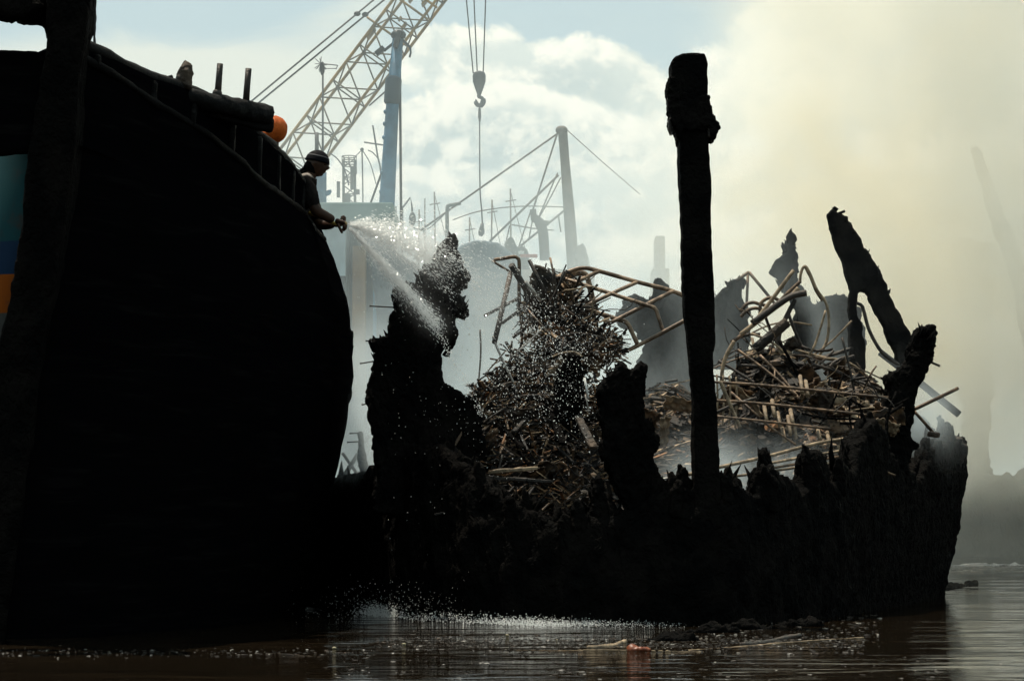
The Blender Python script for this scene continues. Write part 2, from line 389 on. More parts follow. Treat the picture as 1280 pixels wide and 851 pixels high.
def hull_pt(u, v):
    k = u*(len(RAIL)-1); i = min(int(k), len(RAIL)-2); rp = railpts[i].lerp(railpts[i+1], k-i)
    S0 = stem_pt(v); z_ = lerp(rp.z, -0.5, v)
    Y = 22.7
    zs = min(railpts[-1].z, z_); py = 660-F*(zs-CAMH)/Y*0.998
    A = Vector(((interp(SIL, py)-640)/F*Y, Y, zs))
    # blend stem -> silhouette section; exponent keeps the rail line exactly
    s0 = stem_pt(0); a0 = railpts[-1]
    g = (rp.x/rp.y-s0.x/s0.y)/(a0.x/a0.y-s0.x/s0.y)
    yy = lerp(S0.y, rp.y, min(1, u*4)) if u < 0.25 else rp.y
    q = lerp(S0.x/S0.y, A.x/A.y, g)
    return Vector((q*yy, yy, z_))
us = [i/40 for i in range(41)]
def side(fn, extra):
    rings = [[fn(u, j/NV) for j in range(NV+1)] for u in us]+extra
    return rings
ext = []
for q in (1, 2, 3, 4):
    ext.append([hull_pt(1, j/NV)+Vector((-0.22*q-0.03*q*q, 1.9*q, 0)) for j in range(NV+1)])
right = side(hull_pt, ext)
AX0 = stem_pt(0.0); AXD = Vector((-0.10, 1, 0)).normalized(); AXN = Vector((AXD.y, -AXD.x, 0))
def mir(p, v):
    s0 = stem_pt(v); d = (p-Vector((s0.x, s0.y, p.z))).dot(AXN); return p-AXN*2*d
left = [[mir(p, j/NV) for j, p in enumerate(r)] for r in right]
def planks(rings, amp):                     # plank seams and chafing in the surface itself
    out = []
    for i, r in enumerate(rings):
        out.append([p+Vector((amp*mnoise.fractal(Vector((p.x*1.3, p.y*0.7, p.z*4)), 0.9, 2, 4), 0, 0)) for p in r])
    return out
mb = MB(); mb.quadloop(planks(right, 0.02), close=False); hullm = mb.mesh()
hullm = evaluate(hullm, [('SUBSURF', dict(levels=1, subdivision_type='SIMPLE')), ('SOLIDIFY', dict(thickness=0.08, offset=0))])
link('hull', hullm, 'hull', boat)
mb = MB(); mb.quadloop(left, close=False)
tag(link('painted_side', evaluate(mb.mesh(), [('SOLIDIFY', dict(thickness=0.08, offset=0))]), 'stripes', boat), 'side painted in teal, blue and orange bands')
# deck and transom
mb = MB()
dk = [[(lambda a: Vector((a.x, a.y, a.z-0.75)))(lerp(r[0], l[0], t)) for t in [0.03+0.94*k/8 for k in range(9)]] for r, l in zip(right, left)]
mb.quadloop(dk[2:], close=False, smooth=False); link('deck', mb.mesh(), 'rail', boat)
mb = MB(); mb.quadloop([[lerp(right[-1][j], left[-1][j], t) for t in (0, .25, .5, .75, 1)] for j in range(NV+1)], close=False, smooth=False); link('transom', mb.mesh(), 'hull', boat)
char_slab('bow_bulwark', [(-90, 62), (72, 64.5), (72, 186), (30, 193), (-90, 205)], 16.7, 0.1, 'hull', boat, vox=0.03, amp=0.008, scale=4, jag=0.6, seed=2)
# stem post rising above the bow, its beam and rope
sp = [(72, -60), (72, 0), (68, 66), (66, 195), (44, 310), (14, 450), (-36, 800), (130-160, 860), (10, 860), (22, 800), (62, 450), (88, 310), (108, 195), (112, 75), (116, 0), (118, -60)]
me = slab_mesh([(60, -60), (63, 0), (60, 66), (40, 195), (30, 300), (1, 450), (-45, 800), (-48, 850), (0, 850), (10, 800), (55, 450), (84, 300), (98, 195), (106, 75), (117, 0), (118, -60)], 17.5, 0.34, 16.5)
link('stem_post', char_mesh(me, 0.035, 0.02, 5, 3, 2, zs=0.4), 'char', boat)
bmx = MB(); bmx.tube(line([(75, 14), (40, 10), (0, 6), (-60, 0)], [16.9, 16.6, 16.4, 16.2], 5), [0.125]*16, 10, 0.1)
link('bow_beam', char_mesh(bmx.mesh(), 0.03, 0.03, 6, 4, 1), 'char', boat)
me = slab_mesh([(20, 18), (72, 18), (72, 66), (62, 66), (60, 38), (48, 30), (20, 26)], 16.8, 0.2); link('beam_bracket', char_mesh(me, 0.025, 0.015, 6, 5, 1), 'char', boat)
MB().tube(line([(110, -40), (117, 0), (119, 22), (118, 45), (120, 78)], 16.9, 5), 0.011, 6, 0.3).build('rope', 'cable', boat)
# cap rail, rub rail, bulwark posts
cap = [hull_pt(u, 0)+Vector((0, 0, 0.02)) for u in us]+[e[0]+Vector((0, 0, .02)) for e in ext]
link('cap_rail', roughen(evaluate(MB().tube(cap, 0.05, 8).mesh(), [('SUBSURF', dict(levels=1))]), 0.012, 4, 2), 'rail', boat)
RUB = [(100, 78), (150, 103), (200, 134), (255, 162), (300, 186), (340, 220), (365, 252), (384, 284), (398, 310)]
def rub_v(u):           # height fraction of the rub rail along the hull
    return interp([(0, 0.01), (0.2, 0.025), (0.4, 0.055), (0.55, 0.075), (0.7, 0.065), (0.85, 0.045), (1, 0.02)], u)
rub = [hull_pt(u, rub_v(u)*1.15)+Vector((0.03, -0.035, 0)) for u in us]
link('rub_rail', roughen(evaluate(MB().tube(rub, 0.035, 8).mesh(), [('SUBSURF', dict(levels=1))]), 0.012, 5, 6), 'bulwark', boat)
for u in (0.12, 0.26, 0.36, 0.47, 0.56, 0.64, 0.72, 0.79, 0.86, 0.92):
    a = hull_pt(u, 0.004)+Vector((0.02, -0.05, 0)); b_ = hull_pt(u, rub_v(u)*1.1+0.004)+Vector((0.02, -0.05, 0))
    link('bulwark_post', roughen(evaluate(MB().bar(a, b_, 0.10, 0.05).mesh(), [('BEVEL', dict(width=0.012)), ('SUBSURF', dict(levels=2, subdivision_type='SIMPLE'))]), 0.01, 7, int(u*50)), 'bulwark', boat)
# thick log lying on the rail with a cut end
lg = line([(196, 107), (240, 122), (290, 134), (330, 143), (340, 145)], [18.1, 18.3, 18.6, 18.9, 18.95], 5)
mb = MB().tube(lg, [0.05+0.035*min(1, i/7) for i in range(len(lg))], 12, 0.05)
link('rail_log', char_mesh(mb.mesh(), 0.02, 0.012, 6, 8, 1), 'rail', boat)
mb = MB(); mb.bar(P(246, 132, 18.5), P(341, 158, 19.0), 0.08, 0.14); link('log_chock', char_mesh(mb.mesh(), 0.02, 0.012, 6, 9, 1), 'bulwark', boat)
for px, t, b_, Y in ((273.5, 80, 120, 18.5), (309, 86, 126, 18.7)):
    pin = MB().tube([P(px-1.5, b_, Y), P(px, (t+b_)/2, Y), P(px+1.8, t, Y)], [0.03, 0.027, 0.026], 10, 0.05)
    if px < 300: pin.ball(P(px-2, 117, Y), 0.042, 8, 6)
    pin.build('rail_pin', 'steel_dark', boat)
mb = MB().tube([P(231, 112, 18.2), P(231, 104, 18.2), P(231.5, 92, 18.2), P(232, 82, 18.2), P(230.5, 74, 18.2)], [0.052, 0.064, 0.066, 0.05, 0.008], 12, 0.06)
link('bitt', char_mesh(mb.mesh(), 0.014, 0.014, 12, 1, 0), 'char_brown', boat)
mb = MB().bar(P(196, 101, 18.05), P(216, 96, 18.05), 0.05, 0.02); mb.build('rail_splinter', 'rail', boat)
# ragged fender chunk where the planking is broken
char_slab('splintered_chunk', [(428, 415), (438, 412), (438, 440), (437, 458), (434, 474), (437, 490), (431, 508), (428, 512), (420, 480), (420, 430)], 22.8, 0.5, 'char', boat, vox=0.025, amp=0.03, scale=9, jag=2)
#@@PART2
# ================================================================== PEOPLE
def skin(joints, edges, root, sub=2):
    """one continuous surface grown round connected joints: name -> (point, radius or (rx, ry))"""
    names = list(joints); me = bpy.data.meshes.new('m')
    me.from_pydata([joints[n][0] for n in names], [(names.index(a), names.index(b)) for a, b in edges], [])
    o = bpy.data.objects.new('tmp', me); COL.objects.link(o)
    o.modifiers.new('s', 'SKIN'); o.modifiers.new('d', 'SUBSURF').levels = sub
    for i, n in enumerate(names):
        r = joints[n][1]; sv = me.skin_vertices[0].data[i]
        sv.radius = r if isinstance(r, tuple) else (r, r); sv.use_root = (n == root)
    bpy.context.view_layer.update(); dg = bpy.context.evaluated_depsgraph_get()
    out = bpy.data.meshes.new_from_object(o.evaluated_get(dg), depsgraph=dg)
    bpy.data.objects.remove(o); bpy.data.meshes.remove(me)
    for p in out.polygons: p.use_smooth = True
    return out
def join_meshes(ms):
    bm = bmesh.new()
    for q in ms: bm.from_mesh(q); bpy.data.meshes.remove(q)
    me = bpy.data.meshes.new('m'); bm.to_mesh(me); bm.free(); return me
def head_mesh(c, fwd, up, s=1.0):
    """skull with brow, eye sockets, nose, lips, chin and ears; fwd and up are unit vectors"""
    fwd = fwd.normalized(); sd = fwd.cross(up).normalized(); up = sd.cross(fwd).normalized()
    B = Matrix((fwd, sd, up)).transposed().to_4x4(); B.translation = c
    bm = bmesh.new(); bmesh.ops.create_uvsphere(bm, u_segments=32, v_segments=24, radius=1)
    for v in bm.verts:
        x, y, z_ = v.co
        w = 1-0.22*max(0, -z_)**1.5
        q = Vector((x*0.098*(1 if x > 0 else 1.05), y*0.076*w, z_*0.118))
        if x > 0:
            q.x += 0.030*math.exp(-((z_+0.15)/0.17)**2-(y/0.20)**2)            # nose
            q.x += 0.010*math.exp(-((z_-0.17)/0.10)**2-(y/0.6)**2)             # brow
            q.x -= 0.012*math.exp(-((z_-0.02)/0.11)**2-((abs(y)-0.40)/0.2)**2) # eye sockets
            q.x += 0.011*math.exp(-((z_+0.50)/0.09)**2-(y/0.32)**2)            # lips
            q.x += 0.018*math.exp(-((z_+0.85)/0.16)**2-(y/0.4)**2)             # chin
        q.y += math.copysign(0.022, y)*math.exp(-((z_+0.05)/0.22)**2-((x+0.05)/0.14)**2)*(abs(y) > 0.8)
        v.co = q*s
    for sgn in (-1, 1):
        bmesh.ops.create_uvsphere(bm, u_segments=10, v_segments=8, radius=0.012*s, matrix=Matrix.Translation(Vector((0.083, sgn*0.030, 0.004))*s))
    bm.transform(B); me = bpy.data.meshes.new('m'); bm.to_mesh(me); bm.free()
    for p in me.polygons: p.use_smooth = True
    return me
def hand_meshes(wrist, d, palm_n, curl=0.9, s=1.0, thumb_side=1):
    """palm, four unequal bent fingers and a thumb leaving the side of the palm"""
    d = d.normalized(); sd = d.cross(palm_n).normalized(); n = sd.cross(d).normalized()
    J = {'w': (wrist, 0.026*s), 'p': (wrist+d*0.045*s, (0.036*s, 0.018*s)), 'k': (wrist+d*0.085*s, (0.038*s, 0.016*s))}
    out = [skin(J, [('w', 'p'), ('p', 'k')], 'w')]
    for i, L in enumerate((0.070, 0.080, 0.075, 0.060)):
        b0 = wrist+d*0.070*s+sd*(i-1.5)*0.019*s; p = b0; J = {'a': (p, 0.0095*s)}; a = 0.25
        for k, nm in enumerate('bcd'):
            a += curl*(0.55+0.35*k); p = p+(d*math.cos(a)+n*math.sin(a))*L*s*(0.52, 0.30, 0.26)[k]
            J[nm] = (p, (0.0092, 0.0085, 0.0072)[k]*s)
        out.append(skin(J, [('a', 'b'), ('b', 'c'), ('c', 'd')], 'a'))
    t0 = wrist+d*0.030*s-sd*0.026*s*thumb_side
    J = {'a': (t0, 0.012*s), 'b': (t0+(d*0.5-sd*thumb_side*0.8+n*0.4)*0.032*s, 0.011*s), 'c': (t0+(d*1.1-sd*thumb_side*0.75+n*1.2)*0.045*s, 0.0095*s)}
    out.append(skin(J, [('a', 'b'), ('b', 'c')], 'a'))
    return out

YP = 21.6
pm = M(YP)
def Q(px, py, dy=0.0): return P(px, py, YP+dy)
neck = Q(387, 219); headc = Q(396.5, 205); chest = Q(381, 241, 0.0); spine = Q(370, 272); pelvis = Q(347, 292)
shN, elN, wrN = Q(383, 229, -0.20), Q(394, 264, -0.24), Q(418, 275.5, -0.12)
shF, elF, wrF = Q(385, 238, 0.18), Q(401, 282, 0.20), Q(417, 281.5, 0.02)
deckz = pelvis.z-0.72
def leg(sgn):
    hip = pelvis+Vector((-0.02, sgn*0.11, -0.05)); return hip, hip+Vector((0.12, sgn*0.03, -0.36)), Vector((hip.x-0.08, hip.y+sgn*0.03, deckz+0.07)), Vector((hip.x+0.10, hip.y+sgn*0.04, deckz+0.03))
man = thing('person', (pelvis.x, pelvis.y, deckz), 'person in a dark cap and dusty shirt leaning over the boat rail, aiming a hose', 'person')
J = {'pel': (pelvis, (0.15, 0.12)), 'sp': (spine, (0.15, 0.11)), 'ch': (chest, (0.165, 0.12)), 'nk0': (Q(384, 226), 0.085), 'nk': (neck, 0.068), 'hd': (headc+Vector((-0.015, 0, -0.03)), 0.06),
     'sN': (shN, 0.066), 'eN': (elN, 0.062), 'mN': (elN.lerp(wrN, 0.4), 0.055), 'wN': (wrN, 0.04), 'sF': (shF, 0.066), 'eF': (elF, 0.06), 'wF': (wrF, 0.034)}
ED = [('pel', 'sp'), ('sp', 'ch'), ('ch', 'nk0'), ('nk0', 'nk'), ('nk', 'hd'), ('ch', 'sN'), ('sN', 'eN'), ('eN', 'mN'), ('mN', 'wN'), ('ch', 'sF'), ('sF', 'eF'), ('eF', 'wF')]
for sgn, c in ((-1, 'N'), (1, 'F')):
    h, k, a, t = leg(sgn)
    J['h'+c] = (h, 0.09); J['k'+c] = (k, 0.06); J['a'+c] = (a, 0.04); J['t'+c] = (t, (0.045, 0.03))
    ED += [('pel', 'h'+c), ('h'+c, 'k'+c), ('k'+c, 'a'+c), ('a'+c, 't'+c)]
hd = (wrN-elN).normalized()
ms = [skin(J, ED, 'pel'), head_mesh(headc, Vector((1, -0.12, -0.22)), Vector((0.22, 0, 1)), 1.06)]
ms += hand_meshes(wrN, Vector((0.9, 0.05, -0.22)), Vector((0.1, 0.6, -0.8)), 1.25, 1.35)
ms += hand_meshes(wrF, Vector((0.95, -0.25, 0.1)), Vector((0, -0.5, 0.8)), 1.25, 1.35, -1)
link('body', join_meshes(ms), 'skin', man)
J2 = {'pel': (pelvis+Vector((.01, 0, .02)), (0.165, 0.13)), 'sp': (spine, (0.165, 0.125)), 'ch': (chest, (0.20, 0.15)), 'nk0': (Q(384, 226), 0.095),
      'sN': (shN, 0.092), 'eN': (shN.lerp(elN, 0.95), 0.072), 'sF': (shF, 0.09), 'eF': (shF.lerp(elF, 0.9), 0.060)}
link('shirt', roughen(skin(J2, [('pel', 'sp'), ('sp', 'ch'), ('ch', 'nk0'), ('ch', 'sN'), ('sN', 'eN'), ('ch', 'sF'), ('sF', 'eF')], 'pel', 3), 0.012, 9, 3), 'shirt', man)
yk = {'a': (Q(375, 229, -0.10), (0.05, 0.03)), 'b': (Q(383, 226.5, -0.02), (0.055, 0.035)), 'c': (Q(389, 233, 0.1), (0.05, 0.03)), 'd': (Q(386, 236, -0.19), 0.05)}
yk = {'a': (shN+Vector((-0.01, 0, 0.035)), 0.062), 'b': (Q(383, 224.5, 0), (0.088, 0.07)), 'c': (shF+Vector((0, 0, 0.035)), 0.062)}
link('lit_shoulders', roughen(skin(yk, [('a', 'b'), ('b', 'c')], 'b', 3), 0.01, 10, 5), 'shirt_lit', man)  # pale layer over the dark shirt: sunlight on the shoulders as colour
TJ = {'pel': (pelvis+Vector((0, 0, -.03)), (0.17, 0.135))}; TE = []
for sgn, c in ((-1, 'N'), (1, 'F')):
    h, k, a, t = leg(sgn); TJ['h'+c] = (h, 0.105); TJ['k'+c] = (k, 0.078); TJ['a'+c] = (a.lerp(k, .1), 0.06); TE += [('pel', 'h'+c), ('h'+c, 'k'+c), ('k'+c, 'a'+c)]
link('trousers', skin(TJ, TE, 'pel'), 'trousers', man)
# cap worn backwards: crown, pale band, brim hanging over the neck
up = Vector((0.22, 0, 1)).normalized(); fw = Vector((1, -0.12, -0.22)).normalized(); sd = fw.cross(up).normalized(); fw2 = up.cross(sd)*-1
fw2 = (fw-up*fw.dot(up)).normalized(); sd = fw2.cross(up)
def cap_part(z0, z1, grow, n=20, rings=8):
    rr = []
    for k in range(rings+1):
        t = lerp(z0, z1, k/rings); r = math.sqrt(max(0.0004, 1-t*t))
        rr.append([headc+up*(t*0.138)+fw2*(math.cos(a)*0.122*r*grow-0.004)+sd*(math.sin(a)*0.098*r*grow) for a in [2*math.pi*q/n for q in range(n)]])
    return rr
capo = MB().quadloop(cap_part(0.12, 0.995, 1.03)).build('cap', 'cap', man)
MB().quadloop(cap_part(0.46, 0.56, 1.05, rings=3)[0:4]).build('band', 'capband', capo)
mb = MB(); mb.quadloop([[headc-fw2*(0.085+0.02*k)+sd*(math.sin(a)*0.085)*(1-0.1*k)-up*(0.01+0.024*k)+fw2*(0.03*(1-math.cos(a))) for a in [(-1.1+2.2*q/8) for q in range(9)]] for k in range(6)], close=False)
link('brim', evaluate(mb.mesh(), [('SOLIDIFY', dict(thickness=0.008))]), 'cap', capo)
mb = MB(); mb.ball(headc-fw2*0.045-up*0.055, 0.085, 14, 10, (0.95, 0.95, 1.1)); mb.ball(headc-fw2*0.085-up*0.115, 0.06, 12, 8, (1.2, 1.1, 0.9)); link('hair', roughen(mb.mesh(), 0.008, 18, 4), 'hair', man)
# hose held by him, running back over the rail and down to the deck
tip = P(432.5, 279.5, YP-0.10)
hz = [tip, P(424, 280.5, YP-0.08), P(413, 277.5, YP-0.07), P(398, 270.5, YP-0.06), P(385, 266, YP-0.02), P(370, 262, YP+0.25), P(355, 285, YP+0.5), P(345, 325, YP+0.7), P(325, 345, YP+1.2), P(300, 346, YP+1.5)]
out = []
for i in range(len(hz)-1):
    p0, p1, p2, p3 = hz[max(i-1, 0)], hz[i], hz[i+1], hz[min(i+2, len(hz)-1)]
    for k in range(6):
        t = k/6; out.append(0.5*((2*p1)+(p2-p0)*t+(2*p0-5*p1+4*p2-p3)*t*t+(3*p1-p0-3*p2+p3)*t**3))
hose = tag(MB().tube(out+[hz[-1]], 0.017, 10).build('hose', 'hose'), 'yellow hose held under the arm of the person in the dark cap', 'hose')
MB().tube([hz[1].lerp(tip, 0.2), tip, tip+(tip-hz[1])*0.15], [0.021, 0.018, 0.012], 10).build('nozzle', 'brass', hose)
# crew member in the orange hood, crouching behind the rail
YB = 20.45
def Q2(px, py, dy=0.0): return P(px, py, YB+dy)
h2 = Q2(343.5, 164); nk2 = Q2(341, 181); ch2 = Q2(339, 203, 0.05); pe2 = Q2(322, 270, 0.15)
z2 = pe2.z-0.42
mate = thing('person', (pe2.x, pe2.y, z2), 'person in a bright orange hood, mostly hidden crouching behind the boat rail', 'person')
J = {'pel': (pe2, (0.15, 0.12)), 'ch': (ch2, (0.16, 0.12)), 'nk': (nk2, 0.055), 'hd': (h2, 0.06)}
ED = [('pel', 'ch'), ('ch', 'nk'), ('nk', 'hd')]; SH = {'ch': (ch2, (0.175, 0.135)), 'pel': (pe2, (0.165, 0.13)), 'nk': (nk2+Vector((0, 0, -.05)), 0.07)}; SE = [('pel', 'ch'), ('ch', 'nk')]
ms = []
for sgn, c in ((-1, 'N'), (1, 'F')):
    s_ = ch2+Vector((0.0, 0.05+sgn*0.14, 0.06)); e_ = s_+Vector((-0.16, 0.06+sgn*0.02, -0.24)); w_ = e_+Vector((-0.12, 0.05-sgn*0.10, -0.14))
    hp = pe2+Vector((0, sgn*0.1, -.03)); kn = hp+Vector((0.05, -0.32, 0.10)); an = kn+Vector((0.0, 0.12, -0.42)); to = an+Vector((0.02, -0.16, -0.04))
    for nm, q, r in (('s', s_, 0.06), ('e', e_, 0.045), ('w', w_, 0.028), ('h', hp, 0.09), ('k', kn, 0.06), ('a', an, 0.04), ('t', to, 0.035)): J[nm+c] = (q, r)
    ED += [('ch', 's'+c), ('s'+c, 'e'+c), ('e'+c, 'w'+c), ('pel', 'h'+c), ('h'+c, 'k'+c), ('k'+c, 'a'+c), ('a'+c, 't'+c)]
    SH['s'+c] = (s_, 0.078); SH['e'+c] = (s_.lerp(e_, 0.9), 0.06); SE += [('ch', 's'+c), ('s'+c, 'e'+c)]
    ms += hand_meshes(w_, w_-e_, Vector((0, -sgn, 0)), 0.5, 1.0, sgn)
ms += [skin(J, ED, 'pel'), head_mesh(h2, Vector((0.3, 1, -0.1)), Vector((0, 0, 1)), 0.97)]
link('body', join_meshes(ms), 'skin', mate)
link('shirt', roughen(skin(SH, SE, 'pel', 3), 0.012, 9, 4), 'greyshirt', mate)
mb = MB(); mb.ball(h2+Vector((0, -0.015, 0.012)), 0.127, 20, 16, (0.96, 0.98, 1.0)); mb.ball(Q2(333, 170, -0.03), 0.085, 12, 10, (1.25, 1, 0.75))
hood = link('hood', roughen(mb.mesh(), 0.006, 9, 2), 'orange', mate)
TJ = {'pel': (pe2, (0.165, 0.13))}; TE = []
for c in 'NF':
    for nm, r in (('h', .1), ('k', .075), ('a', .055)): TJ[nm+c] = (J[nm+c][0], r)
    TE += [('pel', 'h'+c), ('h'+c, 'k'+c), ('k'+c, 'a'+c)]
link('trousers', skin(TJ, TE, 'pel'), 'trousers', mate)

# ================================================================== WATER SPRAY
rs = random.Random(11)
mb = MB(); T0 = tip
def jet(n, tx, ty, Yt, sag, spread, rmin, rmax, t0=0.03, t1=1.0, nozzle=4):
    for i in range(n):
        t = rs.uniform(t0, t1)**0.8
        gx, gy = rs.gauss(0, spread), rs.gauss(0, spread)
        a = T0; c = P(tx+gx*1.0, ty+gy, rs.uniform(*Yt))
        mid = a.lerp(c, 0.5)+Vector((0, 0, sag*rs.uniform(0.5, 1.2)))
        p = a*(1-t)**2+mid*2*t*(1-t)+c*t*t; d = (mid-a)*(1-t)+(c-mid)*t
        p += Vector((rs.gauss(0, .012), rs.gauss(0, .03), rs.gauss(0, .012)))*(0.3+t)
        mb.drop(p, 0.8*rs.uniform(rmin, rmax)*rs.choice((0.7, 1, 1, 1.3)), d+Vector((rs.gauss(0, .03),)*3), rs.uniform(1.5, 7.0) if rs.random() < .75 else 1.2)
jet(6000, 562, 335, (21.2, 22.0), 0.12, 12, 0.0012, 0.0042)
jet(2400, 545, 322, (21.0, 22.0), 0.16, 17, 0.0012, 0.004)
jet(1500, 585, 350, (21.0, 22.3), 0.34, 26, 0.0012, 0.0045)
jet(900, 530, 318, (21.2, 22.0), 0.22, 16, 0.0012, 0.0045)
jet(6000, 548, 410, (20.95, 21.25), 0.06, 5, 0.0012, 0.0046)
jet(1200, 520, 385, (20.95, 21.4), 0.05, 11, 0.001, 0.004)
jet(3200, 640, 395, (21.4, 22.2), 0.62, 34, 0.001, 0.0036)
jet(500, 500, 350, (20.9, 21.6), 0.02, 12, 0.0012, 0.004)
for tx, ty, sg in ((572, 316, .20), (600, 352, .36), (566, 366, .10), (535, 396, .05), (585, 335, .26), (545, 322, .12), (505, 372, .02)):
    jet(800, tx, ty, (21.0, 21.9), sg, 3.2, 0.001, 0.0034)
# running on past the stump in falling drops
for i in range(5200):
    t = rs.random()
    x = lerp(548, 770, t**0.9)+rs.gauss(0, 14); y = lerp(330, 420, t)+abs(rs.gauss(0, 1))*lerp(40, 95, t)+rs.uniform(-25, 25)
    if rs.random() < 0.45: x = rs.gauss(672, 42); y = rs.gauss(465, 48)
    mb.drop(P(x, y, rs.uniform(20.9, 22.4)), 0.0012+0.0055*rs.random()**3.2, (rs.gauss(0.3, .3), rs.gauss(0, .2), -1), rs.uniform(1, 1.8))
for i in range(260):
    t = rs.random(); mb.drop(P(lerp(545, 605, t)+rs.gauss(0, 3), lerp(410, 520, t)+rs.gauss(0, 3), rs.uniform(20.9, 21.1)), rs.uniform(0.002, 0.0055), (0.4, 0, -1), 1.4)
for i in range(260):
    mb.drop(P(rs.gauss(600, 60), rs.uniform(480, 700), rs.uniform(20.6, 21.0)), rs.uniform(0.001, 0.0036), (0.2, 0, -1), 1.4)
for i in range(500):     # sparse wide droplets
    mb.drop(P(rs.uniform(440, 800), rs.uniform(300, 560), rs.uniform(20.8, 22.5)), rs.uniform(0.0012, 0.004), (0.3, 0, -1), 1.4)
tag(mb.build('water_spray', 'drops', origin=tip), 'white fan of water droplets shot from the hose onto the burnt hull', 'water spray', kind='stuff')
mb = MB()
for i in range(14000):
    t = abs(rs.gauss(0.10, 0.33))
    if t > 1: continue
    px = lerp(466, 850, t)+rs.gauss(0, 12); Yw = lerp(22.4, 19.75, min(1, t*1.9)) - abs(rs.gauss(0, 0.35)) + 0.1
    X = (px-640)/F*Yw; ht = abs(rs.gauss(0, 0.035))*(1.4-t)
    mb.drop((X, Yw, 0.004+ht), rs.uniform(0.0015, 0.0065)*(1.1-0.4*t), (rs.gauss(0, .6), rs.gauss(0, .6), 1), rs.uniform(0.7, 1.2))
for i in range(1100):
    px = rs.gauss(520, 60); Yw = rs.uniform(20.2, 21.6); mb.drop(((px-640)/F*Yw, Yw, abs(rs.gauss(0, .16))), rs.uniform(0.001, 0.003), (0, 0, 1), 1.3)
tag(mb.build('splash', 'drops', origin=(-0.8, 21, 0)), 'bright splashing droplets where the spray runs off onto the water', 'splash', kind='stuff')
#@@PART3
# ================================================================== BURNT SHIP
ship = thing('burnt_ship', (1.6, 24, 0), 'burnt-out black wooden hull with jagged charred ribs around a heap of wreckage', 'ship')
rj = random.Random(5)
TOP = [(376, 668, 28), (400, 640, 27), (412, 612, 26), (425, 603, 25.4), (440, 598, 24.8), (455, 594, 24), (470, 590, 23.2), (490, 575, 22.4), (520, 560, 21.4), (560, 560, 20.9), (600, 596, 20.5), (640, 628, 20.3), (680, 648, 20.2), (705, 655, 20.1), (723, 640, 20.1), (735, 652, 20.1), (760, 655, 20.1), (790, 640, 20.1), (830, 620, 20.1), (858, 613, 20.1), (880, 612, 20.1),
       (904, 607, 20.15), (917, 603, 20.2), (926, 622, 20.3), (932, 644, 20.35), (938, 614, 20.4), (951, 583, 20.5), (961, 592, 20.6), (974, 604, 20.8), (980, 600, 20.9), (990, 624, 21), (999, 618, 21.1), (1003, 583, 21.2), (1014, 565, 21.3), (1021, 578, 21.5), (1029, 610, 21.6), (1035, 606, 21.7), (1042, 576, 21.8), (1054, 597, 22.1), (1064, 556, 22.4), (1081, 531, 22.8), (1090, 526, 23), (1098, 560, 23.3), (1110, 588, 23.8), (1130, 592, 24.6), (1140, 600, 25), (1147, 580, 25.3), (1153, 570, 25.6), (1160, 550, 26), (1166, 552, 26.2), (1170, 566, 26.4), (1176, 546, 26.7), (1183, 556, 27), (1189, 543, 27.3), (1195, 549, 27.7), (1200, 560, 28)]
def wreck_pt(px, v):
    for (a, pa, ya), (b, pb, yb) in zip(TOP, TOP[1:]):
        if px <= b: t = (px-a)/(b-a); pt = lerp(pa, pb, t); Y = lerp(ya, yb, t); break
    pb_ = px if px < 900 else 900+(px-900)*255/300
    top = P(px, pt, Y); Xb = (pb_-640)/F*Y
    Xm = lerp(top.x, Xb, min(1, v*1.02)**1.15)
    bul = 0.10*math.sin(math.pi*min(1, v))
    z_ = lerp(top.z, -0.45, v)
    return Vector((Xm, Y-bul, z_))
mb = MB(); xs = []
x = 376
while x < 1200: xs.append(x); x += 4
xs.append(1200)
nv = 16
mb.quadloop([[wreck_pt(px+(rj.uniform(-1, 1) if 376 < px < 1199 else 0), j/nv)+Vector((0, 0, rj.uniform(-.035, .045)*(j == 0))) for j in range(nv+1)] for px in xs], close=False)
me = evaluate(mb.mesh(), [('SOLIDIFY', dict(thickness=0.22, offset=0))])
hullw = link('hull', char_mesh(me, 0.032, 0.035, 5, 12, 0, zs=0.6, fine=0.018), 'char', ship)
qh = random.Random(9); mbh = MB()
for k in range(260):
    px = qh.uniform(404, 1198); o = wreck_pt(px, 0)+Vector((0, qh.uniform(-.09, .09), -.03)); L = qh.choice((.05, .08, .12, .2))*qh.uniform(.6, 1.5); d = Vector((qh.gauss(0, .25), qh.gauss(0, .2), 1)).normalized(); r = qh.uniform(.012, .045)
    mbh.tube([o-d*.06, o+d*L*.5+Vector((qh.gauss(0, .012), 0, 0)), o+d*L], [r*1.3, r*.85, r*.1], 5, .3)
_me = mbh.mesh(); _me.transform(Matrix.Translation(-root_of(hullw))); _b = bmesh.new(); _b.from_mesh(hullw.data); _b.from_mesh(_me); _b.to_mesh(hullw.data); _b.free(); bpy.data.meshes.remove(_me)
